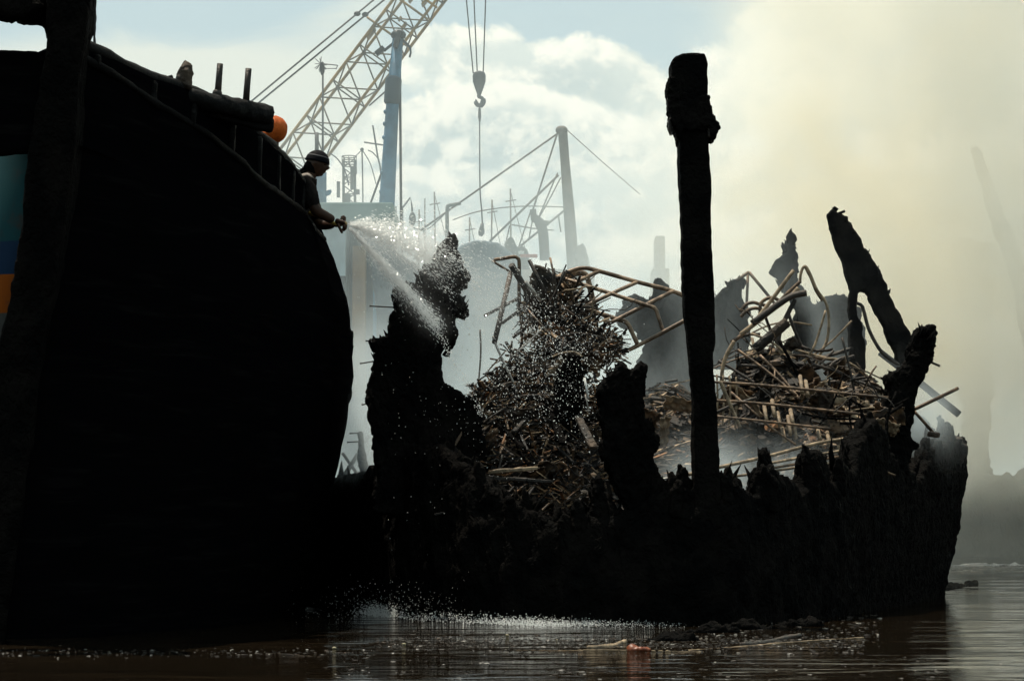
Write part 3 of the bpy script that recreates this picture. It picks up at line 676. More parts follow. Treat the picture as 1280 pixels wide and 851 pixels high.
# far side of the hull, closing the plan
FAR = [(380, 28.2, 668), (480, 30, 590), (560, 30.8, 570), (660, 30.2, 540), (760, 30, 500), (860, 29.8, 480), (960, 29.5, 470), (1060, 29, 470), (1120, 28.6, 500), (1150, 28.3, 520), (1176, 28.1, 560)]
mb = MB(); rr = []
for i in range(100):
    px = lerp(380, 1176, i/99); Y = interp([(a, b) for a, b, c in FAR], px); pt = interp([(a, c) for a, b, c in FAR], px)+rj.uniform(-9, 9)
    top = P(px, pt, Y); rr.append([Vector((top.x*lerp(1, 0.985, j/8), Y+0.05*math.sin(j), lerp(top.z, -0.4, j/8))) for j in range(9)])
mb.quadloop(rr, close=False)
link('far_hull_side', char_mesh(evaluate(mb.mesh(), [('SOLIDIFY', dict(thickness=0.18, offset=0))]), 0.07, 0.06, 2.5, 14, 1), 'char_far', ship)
# big stump on the sprayed end
STUMP = [(470, 640), (474, 583), (470, 552), (464, 521), (460, 500), (465, 475), (467, 460), (470, 436), (463, 429), (466, 425), (486, 421), (490, 411), (493, 381), (494, 367), (503, 361), (521, 356), (525, 345), (532, 332), (541, 336), (546, 322), (550, 312), (556, 304), (563, 300), (567, 293), (569, 303), (568, 314), (574, 320), (576, 333), (584, 350), (575, 356), (571, 366), (581, 381), (583, 393), (566, 398), (568, 424), (560, 437), (551, 428), (546, 441), (548, 460), (552, 476), (562, 487), (596, 505), (606, 560), (612, 650)]
st_ = char_slab('hollow_shade', STUMP, 21.5, 0.36, 'char', ship, Ytop=21.7, vox=0.014, amp=0.026, scale=10, seed=21, jag=3.4, smooth=0, zs=0.45)
splinters(STUMP[4:38], 21.6, 95, 4, 15, st_, 3, .36)
char_slab('burnt_plank', [(447, 575), (448, 548), (446, 541), (452, 538), (455, 556), (459, 575), (462, 600), (452, 600)], 24.5, 0.1, 'char', ship, vox=0.02, amp=0.015, scale=9, seed=22)
for a, b_, Y in (((462, 382.5), (497, 384.5), 21.6), ((457, 426), (470, 428), 21.6), ((450, 454), (470, 451), 21.6), ((452, 505.5), (466, 502.5), 21.6), ((437, 541.5), (449, 541), 24.5), ((434, 552.5), (450, 551.5), 24.5)):
    MB().tube([P(*a, Y), P(a[0]+2, a[1]+.1, Y), P(*b_, Y)], [1.5*M(Y), .9*M(Y), .9*M(Y)], 6).build('nail', 'steel_dark', ship)
# stump in front of the middle
D = [(700, 690), (707, 655), (722, 633), (726, 650), (741, 636), (739, 620), (745, 597), (750, 602), (756, 612), (764, 630), (772, 648), (781, 655), (785, 641), (781, 628), (771, 609), (764, 588), (753, 572), (750, 556), (756, 541), (752, 518), (749, 493), (754, 481), (764, 468), (771, 464), (777, 457), (784, 467), (792, 463), (801, 456), (805, 463), (806, 485), (801, 504), (803, 525), (811, 529), (820, 549), (817, 568), (820, 587), (823, 599), (832, 606), (858, 613), (866, 690)]
sd2 = char_slab('hollow_shade', D, 20.2, 0.32, 'char', ship, vox=0.014, amp=0.026, scale=12, seed=23, jag=3.2, smooth=0, zs=0.6)
splinters(D[1:-1], 20.2, 70, 4, 13, sd2, 4, .3)
# tall post with a block at its head
POST = [(862, 700), (866, 640), (865, 500), (860, 430), (855, 400), (852, 330), (850, 260), (848, 200), (848, 160), (884, 160), (885, 200), (887, 235), (889, 320), (893, 420), (893, 432), (889, 448), (895, 500), (900, 640), (903, 700)]
post = char_slab('mast_post', POST, 20.1, 0.29, 'char', ship, vox=0.022, amp=0.008, scale=8, seed=24, jag=0.8, smooth=1, zs=0.25)
HEAD = [(843, 168), (837, 120), (837, 82), (842, 74), (850, 71), (872, 69), (880, 71), (883, 82), (883, 130), (888, 150), (884, 165)]
char_slab('post_head', HEAD, 20.1, 0.32, 'char', post, vox=0.02, amp=0.006, scale=6, seed=25, jag=0.7, smooth=1)
char_slab('torn_wrapping', [(838, 100), (834.5, 112), (835, 128), (838, 145), (838, 160), (842, 164), (846, 168), (849, 180), (851, 165), (885, 165), (886, 173), (892, 175), (896, 160), (892, 152), (888, 146), (884, 124), (860, 130), (842, 104)], 20.08, 0.36, 'char', post, vox=0.014, amp=0.014, scale=14, seed=26, jag=1.5, smooth=0)
for k, (x, y, l_, w_) in enumerate([(837, 150, 20, 3), (840, 158, 14, 2.5), (845, 160, 18, 3), (835, 118, 22, 2.5), (839, 140, 26, 3), (886, 158, 15, 3.5), (890, 152, 22, 4), (894, 158, 14, 3), (885, 132, 24, 2.5), (888, 166, 12, 3)]):
    char_slab('shred', [(x-w_*.5, y), (x+w_*.6, y-2), (x+w_*.5, y+l_*.5), (x+w_*.2, y+l_), (x-w_*.3, y+l_*.8)], 19.93+.03*(k % 5), 0.05, 'char_brown', post, vox=0.009, amp=0.008, scale=20, seed=130+k, jag=.6, smooth=0, fine=0.006)
# ribs at the right-hand end
RC = [(1060, 640), (1075, 590), (1090, 560), (1102, 512), (1111, 484), (1107, 476), (1110, 470), (1118, 468), (1127, 458), (1135, 447), (1138, 432), (1143, 420), (1150, 409), (1154, 412), (1158, 409), (1163, 411), (1166, 424), (1164, 440), (1158, 456), (1149, 476), (1140, 498), (1137, 523), (1135, 548), (1141, 553), (1144, 558), (1137, 564), (1131, 586), (1128, 640)]
rc_ = char_slab('burnt_rib', RC, 24.2, 0.34, 'char', ship, Ytop=24.6, vox=0.016, amp=0.026, scale=11, seed=31, jag=2, smooth=0, zs=0.6)
splinters(RC[1:-1], 24.4, 50, 4, 12, rc_, 5, .3)
for k, (poly, Y) in enumerate([([(1060, 610), (1066, 556), (1074, 542), (1083, 529), (1091, 527), (1090, 545), (1082, 575), (1078, 620)], 22.7), ([(1003, 625), (1003, 586), (1008, 572), (1015, 562), (1021, 574), (1024, 590), (1022, 625)], 21.3),
                               ([(936, 640), (940, 604), (946, 590), (952, 580), (962, 590), (970, 604), (972, 640)], 20.5), ([(1036, 620), (1040, 580), (1044, 572), (1052, 576), (1056, 600), (1056, 620)], 21.8)]):
    char_slab('burnt_rib', poly, Y-0.05, 0.26, 'char', ship, vox=0.024, amp=0.025, scale=8, seed=33+k, jag=1.2, smooth=1)
tag(rod('bolt', [(1160, 451), (1175, 457.5)], 24.5, 3, 'steel_dark', parent=ship)); 
char_slab('transom_edge', [(1140, 640), (1148, 582), (1158, 556), (1166, 550), (1178, 540), (1190, 548), (1198, 546), (1201, 560), (1200, 574), (1193, 585), (1188, 600), (1182, 620), (1172, 650)], 27.6, 0.5, 'char_brown', ship, vox=0.028, amp=0.04, scale=7, seed=41, jag=4, smooth=0, fine=0.02)
for k in range(54):
    px = rj.uniform(478, 1190)
    if 505 < px < 560 or 752 < px < 820 or 860 < px < 906 or 1090 < px < 1140: continue
    base = wreck_pt(px, 0); py = 660-F*(base.z-CAMH)/base.y; h_ = rj.choice((8, 12, 16, 22, 30, 40))*rj.uniform(.7, 1.2)*(0.8 if px > 905 else 1); w_ = rj.uniform(4, 9); ln = rj.uniform(-5, 5)
    tp = [(px-w_, py+30), (px-w_*rj.uniform(.6, 1)+ln*.3, py-h_*.3), (px-w_*rj.uniform(.3, .7)+ln*.7, py-h_*rj.uniform(.6, .8)), (px-w_*.25+ln, py-h_), (px+w_*.1+ln, py-h_*rj.uniform(.75, .95)), (px+w_*rj.uniform(.2, .7)+ln*.8, py-h_*rj.uniform(.6, .9)), (px+w_*.9+ln*.3, py-h_*rj.uniform(.1, .4)), (px+w_, py+30)]
    char_slab('burnt_timber', tp, base.y+rj.uniform(-.1, .12), rj.uniform(.08, .18), 'char', ship, vox=0.016, amp=0.014, scale=14, seed=100+k, jag=1.3, smooth=0, zs=0.35)
# far ribs and planks standing in the smoke
FR = [('burnt_frame', [(769, 396), (779, 381), (781, 376), (794, 368), (801, 373), (812, 376), (817, 368), (820, 358), (818, 347), (825, 351), (831, 359), (839, 369), (852, 371), (866, 384), (866, 440), (858, 500), (846, 490), (838, 530), (820, 500), (806, 520), (790, 480), (799, 451), (809, 432), (806, 420), (794, 415), (786, 409), (779, 412), (771, 405)], 28.4, 0.2),
      ('burnt_frame', [(880, 460), (888, 390), (894, 375), (901, 370), (910, 359), (908, 351), (915, 352), (922, 348), (930, 348), (930, 354), (924, 360), (922, 370), (926, 377), (934, 390), (936, 460)], 28.2, 0.2),
      ('burnt_frame', [(1000, 470), (996, 400), (990, 372), (977, 357), (963, 343), (968, 328), (982, 319), (980, 306), (984, 299), (987, 290), (992, 300), (995, 322), (998, 348), (1005, 372), (1012, 410), (1016, 470)], 28.6, 0.16),
      ('burnt_bulkhead', [(994, 520), (992, 420), (994, 385), (1000, 368), (1009, 372), (1015, 378), (1020, 385), (1026, 378), (1035, 373), (1046, 369), (1056, 372), (1062, 379), (1076, 385), (1080, 430), (1082, 520)], 28.9, 0.12),
      ('leaning_plank', [(1042, 262), (1046, 268), (1057, 271), (1070, 296), (1084, 315), (1097, 335), (1116, 378), (1136, 418), (1139, 432), (1138, 460), (1124, 455), (1103, 408), (1090, 385), (1085, 366), (1075, 362), (1070, 368), (1071, 388), (1079, 427), (1080, 480), (1063, 480), (1061, 424), (1062, 358), (1054, 332), (1044, 306), (1039, 293), (1033, 270)], 26.6, 0.16)]
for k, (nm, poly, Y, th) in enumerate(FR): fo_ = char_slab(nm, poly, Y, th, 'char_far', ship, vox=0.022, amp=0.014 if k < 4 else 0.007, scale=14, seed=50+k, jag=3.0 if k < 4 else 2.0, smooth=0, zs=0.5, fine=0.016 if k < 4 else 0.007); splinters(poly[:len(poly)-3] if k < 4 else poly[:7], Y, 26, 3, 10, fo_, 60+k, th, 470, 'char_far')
MB().bar(P(1041, 266, 26.6), P(1045, 260, 26.6), 0.09, 0.06).build('plank_peg', 'char_far', ship); MB().bar(P(1046, 268, 26.6), P(1056, 264, 26.6), 0.03, 0.03).build('plank_peg', 'char_far', ship)
rod('sloping_beam', [(1100, 440), (1152, 480), (1199, 518)], 28.2, 9, 'char_far', parent=ship, sub=1)
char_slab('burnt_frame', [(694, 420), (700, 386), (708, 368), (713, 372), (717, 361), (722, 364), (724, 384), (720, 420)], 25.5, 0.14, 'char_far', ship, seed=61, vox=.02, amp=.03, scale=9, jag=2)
char_slab('hollow_shade', [(686, 560), (692, 510), (694, 480), (700, 458), (710, 446), (722, 446), (730, 460), (729, 500), (724, 530), (728, 570)], 21.9, 0.25, 'char', ship, seed=63, vox=0.022, amp=.03, scale=8, smooth=1)  # black slab put in to draw the shaded hollow of the left heap

# ================================================================== WRECKAGE HEAPS
def blob(x, y, c, sx, sy, h): return h*math.exp(-((x-c.x)/sx)**2-((y-c.y)/sy)**2)
cL = P(688, 410, 24.0); cL2 = P(640, 500, 23); cR = P(960, 430, 25.2); cR2 = P(1060, 470, 26); cM = P(835, 470, 26.8)
def heap_h(x, y):
    b_ = 0.75+0.35*mnoise.noise(Vector((x*0.7, y*0.7, 4)))
    e = max(blob(x, y, cL, 0.34, 1.1, (cL.z-0.9)*0.82), blob(x, y, P(735, 450, 23.6), 0.3, 0.8, 1.35), blob(x, y, cL2, 0.75, 1.3, cL2.z-0.7), blob(x, y, cR, 0.95, 1.5, cR.z-0.75), blob(x, y, cR2, 0.95, 1.6, cR2.z-0.8), blob(x, y, cM, 1.1, 1.6, cM.z-1.0), blob(x, y, P(740, 560, 22.5), 0.8, 1.3, 0.9))
    e -= blob(x, y, P(948, 500, 23.9), 0.36, 0.9, 0.95)
    return b_+e+0.16*mnoise.fractal(Vector((x*2.2, y*2.2, 1)), 0.8, 2.1, 5)*(0.5+e*0.4)
bm = bmesh.new(); g = []; NX, NY = 200, 130
for j in range(NY+1):
    row = []
    for i in range(NX+1):
        x = lerp(-0.75, 5.0, i/NX); ya = interp([(-0.75, 21.9), (0, 20.8), (2, 20.75), (3, 22.5), (3.7, 24.2), (4.3, 26.3), (5, 28)], x); yb = 29.0 if x < 3.6 else 28.2
        y = lerp(ya, yb, j/NY); row.append(bm.verts.new((x, y, heap_h(x, y) if 0 < j < NY else 0.3)))
    g.append(row)
for j in range(NY):
    for i in range(NX): f = bm.faces.new((g[j][i], g[j][i+1], g[j+1][i+1], g[j+1][i])); f.smooth = True
me = bpy.data.meshes.new('m'); bm.to_mesh(me); bm.free()
tag(link('ash_heap', me, 'heap', origin=(1.8, 24, 0)), 'heap of ash and burnt cargo filling the wrecked hull', 'ash', kind='stuff')
# splinters, laths, scraps of sheet lying on the heaps: nobody could count them
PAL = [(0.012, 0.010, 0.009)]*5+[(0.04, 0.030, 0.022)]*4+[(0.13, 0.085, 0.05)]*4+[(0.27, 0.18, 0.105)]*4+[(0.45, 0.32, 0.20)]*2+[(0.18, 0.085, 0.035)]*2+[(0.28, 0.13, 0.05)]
rd = random.Random(21)
mb = MB()
for i in range(7500):
    k = rd.random()
    if k < 0.34: c = cL2; x = rd.gauss(c.x+0.1, 0.55); y = rd.gauss(22.6, 0.9)
    elif k < 0.46: x = rd.gauss(cL.x, 0.3); y = rd.gauss(23.6, 0.6)
    elif k < 0.76: x = rd.gauss(cR.x+0.1, 0.62); y = rd.gauss(24.6, 0.9)
    elif k < 0.88: x = rd.gauss(cR2.x-0.1, 0.6); y = rd.gauss(25.3, 0.9)
    else: x = rd.gauss(cM.x, 0.6); y = rd.gauss(25.8, 0.8)
    if not (-0.7 < x < 4.7 and interp([(-0.75, 22), (0, 20.9), (2, 20.85), (3, 22.6), (3.7, 24.3), (4.3, 26.4), (5, 28)], x) < y < 28.6): continue
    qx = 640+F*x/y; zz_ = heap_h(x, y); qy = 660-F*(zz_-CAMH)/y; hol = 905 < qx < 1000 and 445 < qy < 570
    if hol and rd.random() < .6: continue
    tx = (heap_h(x+.06, y)-heap_h(x-.06, y))/.12; ty = (heap_h(x, y+.06)-heap_h(x, y-.06))/.12
    n = Vector((-tx*0.7, -ty*0.7, 1)).normalized()
    a = rd.uniform(0, math.pi); d = Vector((math.cos(a), math.sin(a), rd.gauss(0, 0.25))); d = (d-n*d.dot(n)*0.8).normalized()
    u = d.cross(n).normalized(); n2 = u.cross(d)
    L = rd.choice((0.06, 0.1, 0.14, 0.2, 0.3, 0.45))*rd.uniform(.7, 1.5); w = rd.uniform(0.008, 0.032)
    if rd.random() < 0.05: w = rd.uniform(0.05, 0.11); L = rd.uniform(0.1, 0.25)
    mb.box(Vector((x, y, zz_+rd.uniform(-0.01, 0.07))), w, L, rd.uniform(0.006, 0.025), Matrix((u, d, n2)).transposed(), rd.choice(PAL[:9] if hol else PAL))  # darkest tints only in the hollow: its shade put into the debris colour
# thicker tangle piled up over the left heap, and crumpled lumps and sheet among it
def chunk(c, s, t):
    g = bmesh.ops.create_icosphere(mb.bm, subdivisions=2 if s > .06 else 1, radius=1); sx, sy, sz = s*rd.uniform(.6, 1.6), s*rd.uniform(.6, 1.4), s*rd.uniform(.25, .8)
    q = Matrix.Rotation(rd.uniform(0, 6), 3, 'Z') @ Matrix.Rotation(rd.gauss(0, .5), 3, 'X'); fs = set()
    for v_ in g['verts']:
        k_ = rd.uniform(.6, 1.35); v_.co = c+q @ Vector((v_.co.x*sx*k_, v_.co.y*sy*k_, v_.co.z*sz*k_)); fs.update(v_.link_faces)
    for f_ in fs:
        for l_ in f_.loops: l_[mb.tint] = (*t, 1)
CLU = [(702, 362, 15), (672, 388, 15), (722, 402, 22), (690, 428, 26), (748, 436, 18), (652, 474, 24), (706, 486, 34), (636, 522, 26), (600, 566, 24), (690, 552, 44), (640, 598, 40), (735, 585, 26), (592, 612, 26), (764, 508, 14), (610, 500, 12), (700, 620, 40)]
for i in range(5200):
    cx_, cy_, cr_ = rd.choice(CLU+CLU[4:]); px = rd.gauss(cx_, cr_*.75); py = rd.gauss(cy_, cr_*.6)
    if abs(px-cx_) > cr_*1.9 or py < 335: continue
    t = min(1, max(0, (py-338)/302)); Yd = lerp(24.1, 21.0, t)+rd.uniform(-.35, .6)
    if px < 612 and py < 480: continue
    c = P(px, py, Yd); k = rd.random()
    if k < 0.13: chunk(c, rd.uniform(.015, .06), rd.choice(PAL[:13]))
    else:
        a = rd.uniform(0, math.pi); d = Vector((math.cos(a), math.sin(a)*.7, rd.gauss(-.1, .6))); d.normalize(); _, u, n2 = frame(d)
        mb.box(c, rd.uniform(.006, .028)*(2.2 if rd.random() < .07 else 1), rd.uniform(.05, .38), rd.uniform(.005, .016), Matrix((u, d, n2)).transposed(), rd.choice(PAL[:18]+PAL[:5]+PAL[-3:]))
for i in range(150):     # crumpled sheet and sacking on the right shoulder
    x = rd.gauss(cR2.x-.15, .42); y = rd.gauss(25.6, .7)
    if 1.2 < x < 4.2 and y < 28.2: chunk(Vector((x, y, heap_h(x, y)+.04)), rd.uniform(.07, .15), rd.choice([(.10, .07, .045), (.16, .11, .075), (.05, .037, .026), (.24, .17, .115), (.02, .016, .013)]))
for i in range(900):
    k = rd.random(); x = rd.gauss((cR if k < .5 else cR2).x, .55); y = rd.gauss(24.8 if k < .5 else 25.4, .8)
    if not (0.9 < x < 4.4 and interp([(0, 20.9), (2, 20.85), (3, 22.6), (3.7, 24.3), (4.3, 26.4), (5, 28)], x) < y < 28.4): continue
    chunk(Vector((x, y, heap_h(x, y)+rd.uniform(-.02, .08))), rd.choice((.02, .03, .05, .10)), rd.choice(PAL))
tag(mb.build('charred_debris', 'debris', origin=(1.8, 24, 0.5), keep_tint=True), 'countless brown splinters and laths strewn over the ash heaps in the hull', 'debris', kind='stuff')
rl = random.Random(77)
def lath(px, py, Y, ang, L, w, m, lab, grp, bend=0.0):
    a = P(px, py, Y); d = Vector((math.cos(ang), rl.uniform(-.5, .5), math.sin(ang))).normalized(); nrm = d.cross(Vector((0, 1, 0)))
    pts = [a+d*(L*(t-.5))+nrm*bend*L*math.sin(math.pi*t) for t in [q/6 for q in range(7)]]
    tag(MB().tube(pts, w, 6, .15).build('lath', m), lab, 'lath', grp)
for k in range(46):
    cx_, cy_, cr_ = rl.choice(CLU[:13]); lath(rl.gauss(cx_, cr_*.7), rl.gauss(cy_, cr_*.6), lerp(24, 21.2, min(1, max(0, (cy_-338)/302)))-.25, rl.choice((rl.gauss(.5, .3), rl.gauss(2.4, .4), rl.gauss(1.4, .3), rl.gauss(0, .2))), rl.uniform(.25, .95), rl.uniform(.006, .018), rl.choice(('char', 'char_brown', 'steel_dark', 'ash_pipe', 'steel')), 'thin burnt lath in the wet tangle of the left heap', 'laths in the left heap', rl.gauss(0, .08))
for k in range(60):
    px = rl.uniform(905, 1120); py = interp([(905, 425), (960, 400), (1010, 420), (1120, 480)], px)+abs(rl.gauss(0, 55)); lath(px, py, lerp(26, 23.2, min(1, (py-400)/150)), rl.choice((rl.gauss(.45, .35), rl.gauss(2.5, .5), rl.gauss(1.5, .4), rl.gauss(0, .2))), rl.uniform(.25, 1.0), rl.uniform(.006, .02), rl.choice(('char', 'char', 'char_brown', 'steel_dark', 'steel_dark', 'ash_pipe', 'steel')), 'thin burnt rod in the dry tangle of the right heap', 'burnt rods in the right heap', rl.gauss(0, .1))
def sheet(px, py, Y, w, h, lab, grp, m='sheet', seed=0):
    q = random.Random(seed); c = P(px, py, Y); ax = Matrix.Rotation(q.uniform(-1.2, 1.2), 3, 'Y') @ Matrix.Rotation(q.uniform(-1.2, -.2), 3, 'X') @ Matrix.Rotation(q.uniform(-.8, .8), 3, 'Z'); k1, k2 = q.uniform(-2.5, 2.5), q.uniform(5, 16)
    rows = []
    for j in range(15):
        r_ = []
        for i in range(15):
            u_, v_ = i/14-.5, j/14-.5; v3 = Vector((u_*w*(1+.2*mnoise.noise(Vector((v_*6, seed, 0)))), v_*h*(1+.25*mnoise.noise(Vector((u_*6, seed, 3)))), .012*math.sin(u_*k2*6.28/3)+k1*.12*(u_*u_)*w+.10*w*mnoise.fractal(Vector((u_*3, v_*3, seed)), 1, 2, 3)))
            r_.append(c+ax @ v3)
        rows.append(r_)
    tag(link('crumpled_sheet', evaluate(MB().quadloop(rows, close=False, smooth=True).mesh(), [('SOLIDIFY', dict(thickness=.006))]), m), lab, 'sheet', grp)
qs = random.Random(12)
for k in range(15):
    px = qs.uniform(915, 1110); py = interp([(905, 440), (960, 410), (1010, 440), (1120, 490)], px)+qs.uniform(0, 75); sheet(px, py, lerp(25.6, 23.6, min(1, max(0, (py-410)/140))), qs.uniform(.18, .5), qs.uniform(.12, .3), 'crumpled rusty metal sheet in the dry right heap', 'crumpled sheets in the right heap', qs.choice(('sheet', 'sheet', 'char_brown', 'ash_pipe')), k+1)
for k, (px, py) in enumerate(((668, 420), (700, 470), (640, 520), (612, 560), (690, 590), (742, 452), (720, 600), (655, 600), (800, 520), (830, 540), (848, 505))):
    sheet(px, py, lerp(23.9, 21.0, (py-340)/300)-.2 if px < 780 else 25.2, qs.uniform(.2, .45), qs.uniform(.12, .28), 'crumpled rusty metal sheet in the wet left heap' if px < 780 else 'crumpled rusty metal sheet on the low heap between the central stump and the tall post', 'crumpled sheets in the left heap' if px < 780 else 'crumpled sheets between the heaps', qs.choice(('sheet', 'char_brown', 'sheet', 'ash_pipe')), k+40)
for k in range(16):
    lf = k < 7; px, py = (qs.uniform(630, 740), qs.uniform(380, 560)) if lf else (qs.uniform(900, 1090), qs.uniform(400, 520)); Yw_ = (lerp(24, 21.4, min(1, (py-340)/260))-.35) if lf else lerp(25.4, 23.2, (py-400)/120)
    pts = []; a_ = qs.uniform(0, 6.28); p_ = P(px, py, Yw_)
    for i in range(14):
        a_ += qs.gauss(0, .45); p_ = p_+Vector((math.cos(a_), qs.gauss(0, .3), math.sin(a_)*.8-.1))*qs.uniform(.04, .09); pts.append(p_)
    tag(MB().tube(pts, qs.uniform(.004, .009), 6).build('bent_wire', qs.choice(('steel', 'ash_pipe', 'steel_dark'))), 'curly burnt wire tangled in the wet left heap' if lf else 'curly burnt wire tangled in the dry right heap', 'wire', 'curly wires in the left heap' if lf else 'curly wires in the right heap')
# individually countable long pieces
def plank(pts, Y, w, m='char_brown', label='', grp=None):
    a, b_ = P(*pts[0], Y[0]), P(*pts[1], Y[1])
    me = evaluate(MB().bar(a, b_, w*M(Y[0]), 0.035).mesh(), [('BEVEL', dict(width=0.006)), ('SUBSURF', dict(levels=3, subdivision_type='SIMPLE'))])
    return tag(link('plank', roughen(me, 0.012, 8, w), m), label, 'plank', grp)
plank([(602, 499), (634, 462)], (22.2, 22.5), 9, 'char', 'dark charred plank leaning against the left heap under the spray')
plank([(610, 590), (672, 585)], (20.9, 21.0), 6, 'ash_pipe', 'pale ash-coated plank lying low at the foot of the left heap')
plank([(602, 596), (690, 602)], (20.7, 20.9), 4, 'char_brown', 'thin brown lath lying just under the pale ash-coated plank')
plank([(615, 486), (640, 479)], (22.0, 22.1), 7, 'char_brown', 'short split brown plank end jutting left from the left heap')
plank([(642, 540), (668, 512)], (21.6, 22.2), 7, 'char_brown', 'brown plank slanting up the lower face of the left heap')
plank([(722, 520), (742, 560)], (21.7, 21.2), 10, 'char_brown', 'rusty brown plank sliding down beside the central burnt stump')
plank([(680, 490), (704, 555)], (22.4, 21.4), 9, 'char', 'black plank pointing down the middle of the left heap')
plank([(655, 560), (622, 530)], (21.2, 21.9), 6, 'char', 'black plank crossing the lower left of the heap')
plank([(1015, 452), (1062, 436)], (26.0, 26.3), 14, 'char_brown', 'thick split beam lying behind the pipe stack on the right heap')
plank([(1022, 460), (1066, 446)], (25.9, 26.2), 10, 'char_brown', 'second split beam just below the thick one behind the pipe stack')
plank([(1082, 498), (1116, 486)], (25.6, 26.2), 9, 'ash_pipe', 'ash-white plank lying on the smoky right shoulder of the heap')
plank([(1040, 478), (1080, 470)], (25.6, 26.2), 11, 'char_brown', 'brown plank lying across the heap above the pipe stack')

# ---- bent tubular frame (the big grid) : one welded rack
YB0, YB1 = 23.4, 24.2
rack = thing('tubular_rack', P(770, 440, 23.8), 'bent tubular steel rack hanging in the air left of the tall post', 'rack')
def rk(nm, pts, Y, w=4.2): rod(nm, pts, Y, w*1.2, 'rack', parent=rack)
rk('rail', [(690, 350), (700, 345), (713, 339), (728, 335), (746, 338), (795, 352), (835, 362), (853, 369), (866, 378)], [24.0]*9, 4.6)
rk('rail', [(686, 344), (700, 347), (720, 353), (764, 367), (810, 382), (819, 386), (823, 396), (829, 414)], [23.9, 23.9, 23.8, 23.7, 23.6, 23.6, 23.6, 23.6])
rk('rail', [(694, 373), (715, 380), (741, 389), (775, 400), (783, 403), (788, 411), (797, 431)], [23.6]*7, 4.8)
rk('base_rail', [(770, 444), (781, 439), (797, 432), (855, 401), (872, 392)], [23.55]*5, 4.4)
rk('crossbar', [(697, 363), (750, 338.5)], [23.75, 24.0]); rk('crossbar', [(713, 392), (764, 367), (797, 352.5)], [23.6, 23.7, 24.0]); rk('crossbar', [(760, 405), (807, 381), (841, 364)], [23.55, 23.65, 24.0])
rk('arched_leg', [(690, 352), (705, 345), (722, 340), (733, 343), (739, 361), (745, 390)], [24.6]*6); rk('arched_leg', [(700, 352), (716, 345), (728, 343), (734, 350), (738, 372), (741, 392)], [24.8]*6, 3.5)
# ---- poles over the left heap
left_arch = rod('bent_pipe', [(617, 325), (630, 323), (642, 321), (647, 323), (649, 330), (649, 370), (652, 405), (652, 440)], 23.8, 4.5, 'steel', 'bent steel pipe arching over the left side of the left heap', 'pipe')
rod('pole', [(639, 331), (660, 366), (680, 398)], [22.8, 23, 23.2], 8, 'steel_dark', 'thick black pole leaning right, forming an A with another on the left heap', 'pole', sub=1)
rod('pole', [(638, 342), (629, 382), (618, 428)], [22.8, 22.6, 22.3], 7, 'steel_dark', 'thick black pole leaning left, the other leg of the A', 'pole', sub=1)
rod('pole', [(661.5, 325), (673, 349), (686, 376)], [23.2]*3, 5, 'steel_dark', 'black bar sticking up at the very top of the left heap', 'pole', sub=1)
rod('steel_rod', [(615, 326), (628, 334), (640, 341)], 23.0, 3, 'steel', 'thin rod reaching left from the top of the pole A', 'rod')
rod('steel_rod', [(657, 352), (676, 376)], [22.9, 23.0], 4.5, 'bare', 'bright bare steel rod along the top of the left heap', 'rod')
rod('steel_rod', [(655, 382), (686, 417)], [22.8, 22.6], 3.5, 'steel', 'rusty rod crossing under the A of poles', 'rod')
rod('steel_rod', [(645, 441), (660, 428), (677, 412)], 22.4, 2.6, 'bare', 'pale thin rod slanting up on the wet face of the left heap', 'rod')
rod('bent_wire', [(616, 420), (622, 436), (631, 456), (640, 474), (646, 492)], 22.3, 3, 'bare', 'pale bent wire curving down the wet left edge of the heap', 'wire')
rod('steel_rod', [(656, 382), (664, 398), (672, 412)], 22.7, 3.2, 'char_brown', 'rust-brown rod just left of the rod crossing under the pole A', 'rod')
rod('bent_wire', [(690, 446), (704, 441), (718, 440), (728, 446)], 22.3, 2.2, 'ash_pipe', 'ash-white wire hoop over the dark hollow in the left heap', 'wire')
rod('steel_rod', [(730.5, 472), (735.5, 498)], 21.6, 2.6, 'white', 'short shining upright rod left of the central stump', 'rod')
rod('steel_rod', [(731.5, 493), (736, 514)], 21.65, 1.8, 'bare', 'dimmer short rod under the shining upright one', 'rod')
rod('steel_rod', [(600, 412), (601, 440), (598, 482)], 23.6, 2.2, 'bare', 'thin pale upright rod standing in the spray left of the heap', 'rod')
for a, b_ in (((605, 395), (650, 372)), ((622, 408), (655, 384))): rod('smoky_bar', [a, b_], 26.5, 4, 'steel_dark', 'bar seen through the smoke behind the left heap', 'bar', 'bars in the smoke behind the left heap')
char_slab('scorched_sheet', [(664, 370), (664, 345), (668, 330), (682, 334), (690, 340), (692, 352), (700, 372), (690, 400), (670, 396)], 23.5, 0.06, 'char_brown', None, seed=71, vox=0.02, amp=0.02, scale=9)
tag(bpy.context.scene.objects['scorched_sheet'], 'scorched sheet of board standing at the top of the left heap', 'board')
char_slab('curled_sheet', [(738, 440), (742, 433), (752, 431), (764, 434), (774, 431), (776, 440), (766, 446), (752, 447)], 23.3, 0.12, 'char_brown', None, seed=72, vox=0.018, amp=0.03, scale=9)
tag(bpy.context.scene.objects['curled_sheet'], 'curled rusty sheet below the hanging tubular rack', 'sheet')
char_slab('mud_clod', [(680, 440), (688, 428), (704, 424), (722, 428), (726, 438), (712, 446), (692, 448)], 23.0, 0.3, 'heap', None, seed=73, vox=0.02, amp=0.04, scale=9)
tag(bpy.context.scene.objects['mud_clod'], 'brown clod of ash on the wet face of the left heap', 'clod')

